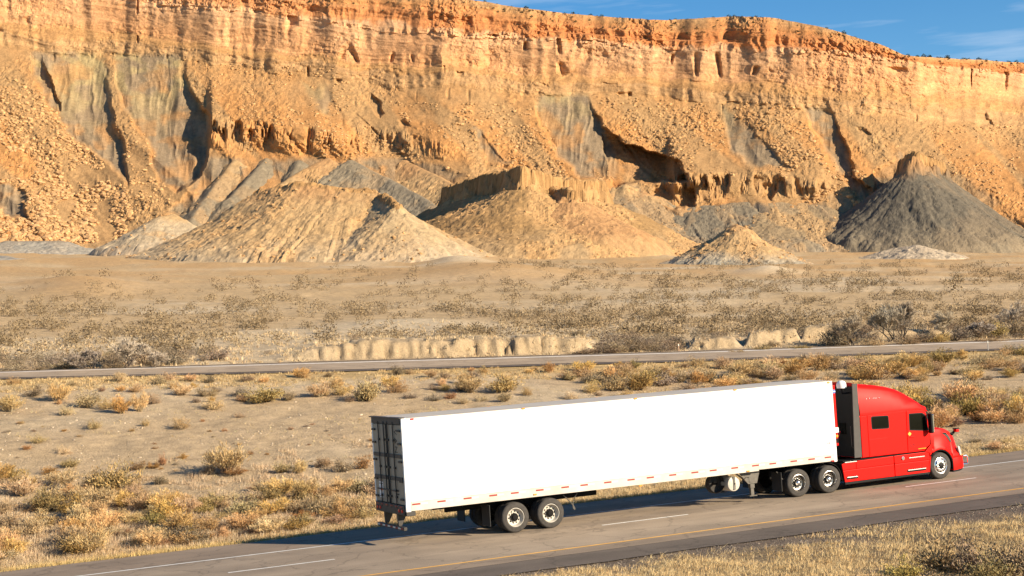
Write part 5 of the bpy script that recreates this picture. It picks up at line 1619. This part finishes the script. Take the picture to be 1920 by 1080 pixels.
# --- grass: straw blades on the verges, one mass each
def grass(name, pts, hmin, hmax, nb, wid, mat, seed, lean=.55):
    rg_ = np.random.default_rng(seed)
    n = len(pts)
    i = np.repeat(np.arange(n), nb)
    hh = rg_.uniform(hmin, hmax, n)[i] * rg_.uniform(.5, 1.1, n * nb)
    b = pts[i] + np.stack([rg_.normal(0, .07, n * nb), rg_.normal(0, .07, n * nb), np.full(n * nb, -.02)], 1)
    a = rg_.uniform(0, 2 * np.pi, n * nb); l = np.abs(rg_.normal(0, lean, n * nb))
    tip = b + np.stack([np.cos(a) * l * hh, np.sin(a) * l * hh, hh], 1)
    s = np.stack([-np.sin(a + .7), np.cos(a + .7), 0 * a], 1) * (wid * rg_.uniform(.6, 1.4, n * nb))[:, None]
    V = np.stack([b - s * .5, b + s * .5, tip], 1).reshape(-1, 3)
    F = np.arange(len(V)).reshape(-1, 3)
    c = (rg_.uniform(.7, 1.25, n)[i] * rg_.uniform(.8, 1.2, n * nb))
    hue = rg_.normal(0, .05, n)[i]
    C = np.repeat(np.stack([c * (1 + hue), c, c * (1 - hue)], 1), 3, axis=0)
    return tag(link(name, np_mesh(name, V, F, False, C), mat), kind='stuff')


M_GRASS = plant_mat('dry_straw_grass', (.60, .425, .185), .05)
M_GRASS2 = plant_mat('pale_dry_grass', (.53, .385, .19), .05)
rg3 = np.random.default_rng(21)


def scatter(n, ua, ub, fv, keep=None):
    u = rg3.uniform(ua, ub, n); v = fv(u, rg3.uniform(0, 1, n))
    if keep is not None:
        k = keep(u, v); u, v = u[k], v[k]
    return gpt(u, v)


def kn(u, v):
    P = cam_pt(u, v, ground_D(u, v))
    n = .55 * fbm(P[:, 0] / 1.3, P[:, 1] / 1.3, 150, 4) + .45 * fbm(P[:, 0] / 5, P[:, 1] / 4, 156, 3)
    return n + .27 * sstep(6, 42, v - v_near(u)) > .52 + rg3.uniform(0, .28, len(u))


grass('verge_grass', scatter(46000, 560, 1990, lambda u, t: v_near(u) + 8 + 195 * t, kn), .04, .17, 7, .014, M_GRASS, 31, 1.5)
grass('verge_grass', scatter(9000, -80, 2000, lambda u, t: v_edge(u) - 3 - 22 * t ** 1.4), .07, .24, 8, .018, M_GRASS2, 32, 1.0)
grass('verge_grass', scatter(9000, -80, 2000, lambda u, t: v_r1(u) + 2 + 26 * t ** 1.3,
                             lambda u, v: fbm(u / 40, v / 8, 151, 3) > .42), .08, .26, 7, .035, M_GRASS2, 33, 1.1)
grass('dry_grass', scatter(16000, -80, 760, lambda u, t: v_edge(u) - 6 - 170 * t,
                           lambda u, v: fbm(u / 45, v / 14, 152, 3) + .5 * sstep(130, 20, v_edge(u) - v) > .62), .10, .36, 6, .022, M_GRASS2, 34, 1.0)
grass('dry_grass', scatter(9000, -80, 2000, lambda u, t: v_r1(u) + 18 + (v_edge(u) - v_r1(u) - 40) * t,
                           lambda u, v: fbm(u / 70, v / 10, 153, 3) > .56), .05, .16, 5, .03, M_GRASS2, 35, .9)
grass('dry_grass', scatter(9000, -80, 2000, lambda u, t: v_r0(u) - 3 - 60 * t ** 1.2,
                           lambda u, v: fbm(u / 40, v / 9, 154, 3) > .48), .12, .40, 5, .06, M_GRASS2, 36, 1.1)


xs_ = rg3.uniform(-30, 60, 9000)
ys_ = 4.22 + .75 * rg3.uniform(0, 1, 9000) ** 1.5 + .25 * (fbm(xs_ / 2.5, xs_ * 0, 155, 3) - .5)
grass('verge_grass', np.stack([xs_, ys_, -.03 - .05 * (ys_ - 4.2)], 1), .06, .22, 7, .016, M_GRASS2, 37, 1.0)


# --- stones on the dirt, gravel
def ico(seed):
    bm = bmesh.new(); bmesh.ops.create_icosphere(bm, subdivisions=1, radius=1.0)
    rg_ = random.Random(seed)
    for v_ in bm.verts:
        v_.co *= rg_.uniform(.72, 1.12)
        v_.co.z *= .75
    V = np.array([v_.co[:] for v_ in bm.verts]); F = np.array([[q.index for q in f.verts] for f in bm.faces]); bm.free()
    return V, F


ICO = [ico(k) for k in range(8)]


def rocks_mass(name, P, size, mat, seed, col):
    rg_ = np.random.default_rng(seed)
    out = []
    for j in range(len(P)):
        V, F = ICO[j % 8]
        a = rg_.uniform(0, 6.28); s = size[j]
        Vr = np.stack([V[:, 0] * math.cos(a) - V[:, 1] * math.sin(a), V[:, 0] * math.sin(a) + V[:, 1] * math.cos(a), V[:, 2]], 1) * s * rg_.uniform(.7, 1.3, 3)
        out.append((Vr + P[j], F, np.broadcast_to(np.array(col) * rg_.uniform(.75, 1.25), V.shape)))
    V, F, C = join(out)
    return tag(link(name, np_mesh(name, V, F, False, C), mat), kind='stuff')


u = rg3.uniform(-60, 1980, 2600); v = v_r1(u) + 16 + (v_edge(u) - v_r1(u) - 30) * rg3.uniform(0, 1, 2600)
rocks_mass('pebbles', gpt(u, v), .03 + .07 * rg3.uniform(0, 1, 2600) ** 3, M_ROCK, 41, (.46, .37, .26))
u = rg3.uniform(560, 1980, 3200); v = v_near(u) + 1 + 50 * rg3.uniform(0, 1, 3200) ** 1.6
rocks_mass('gravel', gpt(u, v), .015 + .03 * rg3.uniform(0, 1, 3200) ** 2, M_ROCK, 42, (.22, .18, .14))

# --- boulders on the talus
TALUS = [([(-40, 150), (70, 150), (240, 360), (250, 455), (-40, 455)], 3.0), ([(200, 190), (240, 190), (330, 380), (250, 400), (240, 330)], 1.6), ([(340, 110), (640, 130), (700, 250), (880, 330), (640, 330), (560, 240), (400, 215)], 1.4),
         ([(700, 190), (1000, 190), (1060, 300), (1180, 340), (960, 330)], 1.7), ([(1110, 180), (1340, 190), (1470, 330), (1300, 330), (1160, 240)], 1.8), ([(1360, 190), (1490, 190), (1600, 400), (1560, 430), (1400, 260)], 2.2),
         ([(1600, 240), (1900, 230), (1960, 430), (1780, 330)], 1.3), ([(1560, 300), (1620, 320), (1640, 430), (1590, 430)], 2.2), ([(1770, 340), (1930, 430), (1930, 460), (1860, 440)], 2.0), ([(-40, 420), (250, 430), (240, 470), (-40, 470)], 2.0)]
cand = []
for pts, wgt in TALUS:
    bb = np.array(pts); n = 0
    area = 0.5 * abs(sum(bb[i][0] * bb[(i + 1) % len(bb)][1] - bb[(i + 1) % len(bb)][0] * bb[i][1] for i in range(len(bb))))
    want = int(area * wgt * .029)
    u = rg3.uniform(bb[:, 0].min(), bb[:, 0].max(), want * 4); v = rg3.uniform(bb[:, 1].min(), bb[:, 1].max(), want * 4)
    kp = (poly_sd(pts, u, v) > 0) & (fbm(u / 34, v / 34, 160, 3) > .42)
    u, v = u[kp][:want], v[kp][:want]
    cand.append(np.stack([u, v, np.full(len(u), wgt)], 1))
cand = np.concatenate(cand)
bp_, bi, bj = mesa_pt(cand[:, 0], cand[:, 1])
okk = sh2[np.clip(bi, 0, MR - 1), bj] < .45
cand, bp_ = cand[okk], bp_[okk]
szz = (.22 + .95 * rg3.uniform(0, 1, len(cand)) ** 3.2) * np.interp(cand[:, 2], [1.3, 3], [.85, 1.25]) * np.interp(cand[:, 1], [150, 450], [.85, 1.2])
order = np.argsort(-szz)
_BM = []
for k in range(6):
    V, F = ICO[k]
    me = np_mesh('boulder', V, F, False, np.broadcast_to(np.array([.48, .285, .135]) * (.9 + .05 * k), V.shape)); me.materials.append(M_ROCK); _BM.append(me)
for j in order[:300]:
    o = link('boulder', _BM[j % 6], None); s = szz[j]
    o.location = bp_[j]; o.scale = (s * rg3.uniform(.9, 1.4), s * rg3.uniform(.8, 1.2), s * rg3.uniform(.7, 1.0)); o.rotation_euler = (rg3.uniform(-.4, .4), rg3.uniform(-.4, .4), rg3.uniform(0, 6.28))
    tag(o, 'angular tan sandstone boulder lying on the talus slope', 'boulder', 'boulders on the talus slopes')
rest = order[300:]
rocks_mass('talus_rubble', bp_[rest], szz[rest], M_ROCK, 43, (.46, .275, .125))

# --- junipers along the rim
M_JUN = plant_mat('juniper_foliage', (.045, .055, .028))
_JG = []
for k in range(4):
    V, F, C = small_geo(560 + k, 90, .12, .22)
    me = np_mesh('juniper', V, F, False, C); me.materials.append(M_JUN); _JG.append(me)
ju = [905, 930, 958, 985, 1000, 1010, 1060, 1072, 1082, 1094, 1106, 1118, 1130, 1145, 1160, 1215, 1255, 1272, 1290, 1300, 1312, 1325, 1338, 1352, 1366, 1380, 1395, 1410, 1418, 1430, 1445, 1462, 1475, 1488, 1495, 1552, 1575, 1582, 1603, 1626, 620, 640]
ju += list(range(1692, 1924, 7))
for k, u in enumerate(ju):
    j = int(np.clip(np.searchsorted(mu_, u + rg3.uniform(-3, 3)), 0, len(mu_) - 1))
    back = rg3.uniform(.5, 9)
    P = PM[-1, j] + FW * back
    o = link('juniper', _JG[k % 4], None)
    s = rg3.uniform(1.1, 2.3)
    o.location = P - np.array([0, 0, .35]); o.scale = (s * 1.3, s * 1.3, s); o.rotation_euler = (0, 0, rg3.uniform(0, 6.28))
    tag(o, 'small dark juniper bush on the skyline rim of the mesa', 'shrub', 'junipers along the mesa rim')
for k in range(110):
    u = rg3.uniform(560, 1900); j = int(np.clip(np.searchsorted(mu_, u), 0, len(mu_) - 1))
    i = int((MR - 1) * (1 - (L1[j] - L0[j]) / (TOE - L0[j]) * rg3.uniform(.02, .55)))
    o = link('juniper', _JG[k % 4], None); s = rg3.uniform(.5, 1.2)
    o.location = PM[i, j]; o.scale = (s * 1.3, s * 1.3, s)
    tag(o, 'small dark juniper bush dotting the red ledges below the rim', 'shrub', 'junipers on the red ledges')


# --- bare trees beyond the far road
M_BARK = plant_mat('grey_bark', (.10, .08, .06)); M_TWIG = plant_mat('pale_bare_twigs', (.44, .36, .265))


def bare_tree(u, v, hpx, wpx, seed, label, leanx=0.0, twig=1.0, dark=False):
    rg_ = random.Random(seed); nr = np.random.default_rng(seed)
    P = gpt(np.array([float(u)]), np.array([float(v)]))[0]
    d = (P - CAM) @ FW
    h, w = hpx * d / FPX, wpx * d / FPX
    mb = MB(); tips = []
    segs = []

    def grow(p, dr, ln, r, lev):
        q = p + dr * ln * .5 + Vector((rg_.uniform(-.1, .1), rg_.uniform(-.1, .1), 0)) * ln
        e = p + dr * ln + Vector((rg_.uniform(-.12, .12), rg_.uniform(-.12, .12), 0)) * ln
        mb.tube([p, q, e], [r, r * .8, r * .55], 6 if lev < 2 else 4)
        segs.append((p, e, lev))
        if lev >= 4: tips.append(e); return
        for k in range(rg_.choice((2, 3)) if lev else 4):
            nd = (dr + Vector((rg_.uniform(-1, 1) * w / h * 1.25, rg_.uniform(-1, 1) * .8, rg_.uniform(-.15, .55)))).normalized()
            grow(e if rg_.random() < .7 else q, nd, ln * rg_.uniform(.62, .85), r * .5, lev + 1)

    for k in range(3):
        grow(Vector((rg_.uniform(-.25, .25), rg_.uniform(-.2, .2), -.15)), Vector((leanx + rg_.uniform(-.7, .7) * w / h, rg_.uniform(-.3, .3), 1)).normalized(), h * .33, h * .026, 0)
    trunk = mb.build('trunk', M_BARK, None)
    me = trunk.data
    a_ = me.color_attributes.new('tint', 'FLOAT_COLOR', 'POINT'); a_.data.foreach_set('color', np.ones(len(me.vertices) * 4, dtype=np.float32))
    root = empty('bare_tree', tuple(P)); tag(root, label, 'tree', 'bare trees along the far road')
    trunk.parent = root
    q0, q1 = [], []
    for (p, e, lev) in segs:
        if lev < 2: continue
        n = int((16 if lev >= 3 else 9) * twig)
        for k in range(n):
            t = rg_.random(); b = p.lerp(e, t)
            dv = ((e - p).normalized() + Vector((rg_.uniform(-1, 1), rg_.uniform(-1, 1), rg_.uniform(-.5, 1))) * .9).normalized() * h * rg_.uniform(.05, .16)
            q0.append(b[:]); q1.append((b + dv)[:])
    V, F = tri_blades(np.array(q0), np.array(q1), np.full(len(q0), .028), nr)
    c = np.repeat(nr.uniform(.7, 1.25, len(q0)), 5)
    cr = link('crown', np_mesh('crown', V, F, False, np.stack([c, c, c], 1)), M_TWIG, root)
    return root


bare_tree(232, 690, 62, 70, 61, 'pale bare twiggy tree with a dark twisted trunk beside the far road at left', 0, 1.5)
bare_tree(168, 692, 44, 44, 62, 'smaller bare tree leaning left of the dark trunked one', -.3)
bare_tree(285, 690, 42, 40, 63, 'bare sapling leaning right past the dark trunked tree', .5, .8)
bare_tree(1597, 648, 64, 60, 64, 'bare grey tree in front of the dark gap in the dirt banks', 0)
bare_tree(1675, 640, 70, 46, 65, 'forked bare tree leaning left above the red cab roof', -.2)
bare_tree(1698, 640, 74, 40, 66, 'tallest straight bare tree beside the forked one', .1)
bare_tree(1772, 633, 52, 44, 67, 'bare tree bent right over the brush at the right', -.25)
bare_tree(1900, 622, 58, 40, 68, 'bare tree nearest the right edge beyond the far road', -.1)
bare_tree(1840, 634, 40, 60, 69, 'fallen looking tangle of bare branches right of the bent tree', .4)
# dark brush round their feet and in the bank gap
for (u, v, w, h, k) in ((215, 690, 50, 20, 'S'), (120, 690, 60, 20, 'S'), (75, 694, 26, 12, 'S'), (405, 676, 56, 30, 'S'), (330, 682, 44, 20, 'S'), (380, 678, 24, 18, 'S'), (1100, 662, 60, 14, 'S'), (1140, 660, 70, 14, 'S'), (1180, 657, 50, 12, 'S'), (1085, 650, 40, 16, 'S'),  # last low sage here stand in for the shadow band at the bank
                        (1560, 648, 60, 38, 'S'), (1585, 646, 44, 20, 'O'), (1625, 642, 50, 26, 'S'), (1640, 648, 60, 20, 'T'), (1700, 645, 70, 22, 'T'), (1735, 640, 50, 26, 'S'), (1790, 638, 60, 30, 'S'), (1830, 634, 60, 34, 'S'), (1870, 632, 60, 30, 'O'), (1910, 628, 50, 34, 'S'), (1760, 640, 60, 20, 'T'), (1850, 640, 70, 16, 'T'), (1500, 653, 50, 12, 'O'), (1430, 655, 40, 14, 'O'), (1380, 660, 40, 10, 'T'), (1450, 648, 30, 14, 'S')):
    shrub(u, v, w, h, K[k], None, 'brush along the far side of the far road', zone='F')

# --- delineator posts beside the far road
M_POST = plain('weathered_post_paint', (.16, .15, .14), .6); M_POSTO = plain('orange_marker', (.26, .15, .08), .6)
for (u, v, hpx, mt, lab) in ((1853, 657, 20, M_POST, 'thin grey marker post on the near side of the far road at right'), (1273, 659, 17, M_POSTO, 'thin brownish orange marker post beyond the far road above the trailer')):
    P = gpt(np.array([float(u)]), np.array([float(v)]))[0]; h = hpx * ((P - CAM) @ FW) / FPX
    pst = MB().prism([(-.05, -.2), (.05, -.2), (.05, h - .04), (0, h), (-.05, h - .04)], -.012, .012).build('marker_post', mt, None, bevel=.004, loc=tuple(P))
    tag(pst, lab, 'post')
    MB().box(-.035, .035, -.018, -.0125, h - .22, h - .08).build('reflector', M_TAPEW, pst)
# --- every shrub gets its own place in its row, counted from the left
ONES = 'first second third fourth fifth sixth seventh eighth ninth tenth eleventh twelfth thirteenth fourteenth fifteenth sixteenth seventeenth eighteenth nineteenth'.split()
TENS = {2: 'twent', 3: 'thirt', 4: 'fort', 5: 'fift', 6: 'sixt', 7: 'sevent', 8: 'eight', 9: 'ninet'}


def ordinal(n):
    if n <= 19: return ONES[n - 1]
    t, r = divmod(n, 10)
    return TENS[t] + ('ieth' if r == 0 else 'y-' + ONES[r - 1])


SHORT = {'A': 'in the belt below the far road', 'B': 'on the bare dirt between the roads', 'C': 'in the roadside thicket left of the trailer', 'D': 'on the flat behind the lorry cab',
         'E': 'on the verge nearest the camera', 'F': 'against the far side of the far road'}
grp_ = {}
for r in ROLL: grp_.setdefault((r[3], r[4]), []).append(r)
for (kd, zn), rs in grp_.items():
    rs.sort(key=lambda r: r[0])
    for n, r in enumerate(rs):
        if r[5]: continue
        w = 'leftmost ' if n == 0 else ('rightmost ' if n == len(rs) - 1 else ordinal(n + 1) + ' ')
        fl = '' if w in ('leftmost ', 'rightmost ') else ' from the left'
        r[2]['label'] = w + KINDW[kd] + fl + ' ' + SHORT[zn]
# --- rubble on the lower hills
out_p = []
for (X, Y, Z, Zg, P, om) in HILLS:
    pr = np.clip(om, 0, 1) * (Z > Zg + .3)
    pr = pr.ravel() / max(pr.sum(), 1e-6)
    if (om > .3).sum() < 200: continue
    n = int(min(900, (om > .3).sum() * .035))
    ix = rg3.choice(len(pr), n, p=pr)
    out_p.append(P.reshape(-1, 3)[ix])
out_p = np.concatenate(out_p)
rocks_mass('hill_rubble', out_p, .13 + .6 * rg3.uniform(0, 1, len(out_p)) ** 4, M_ROCK, 44, (.45, .265, .12))
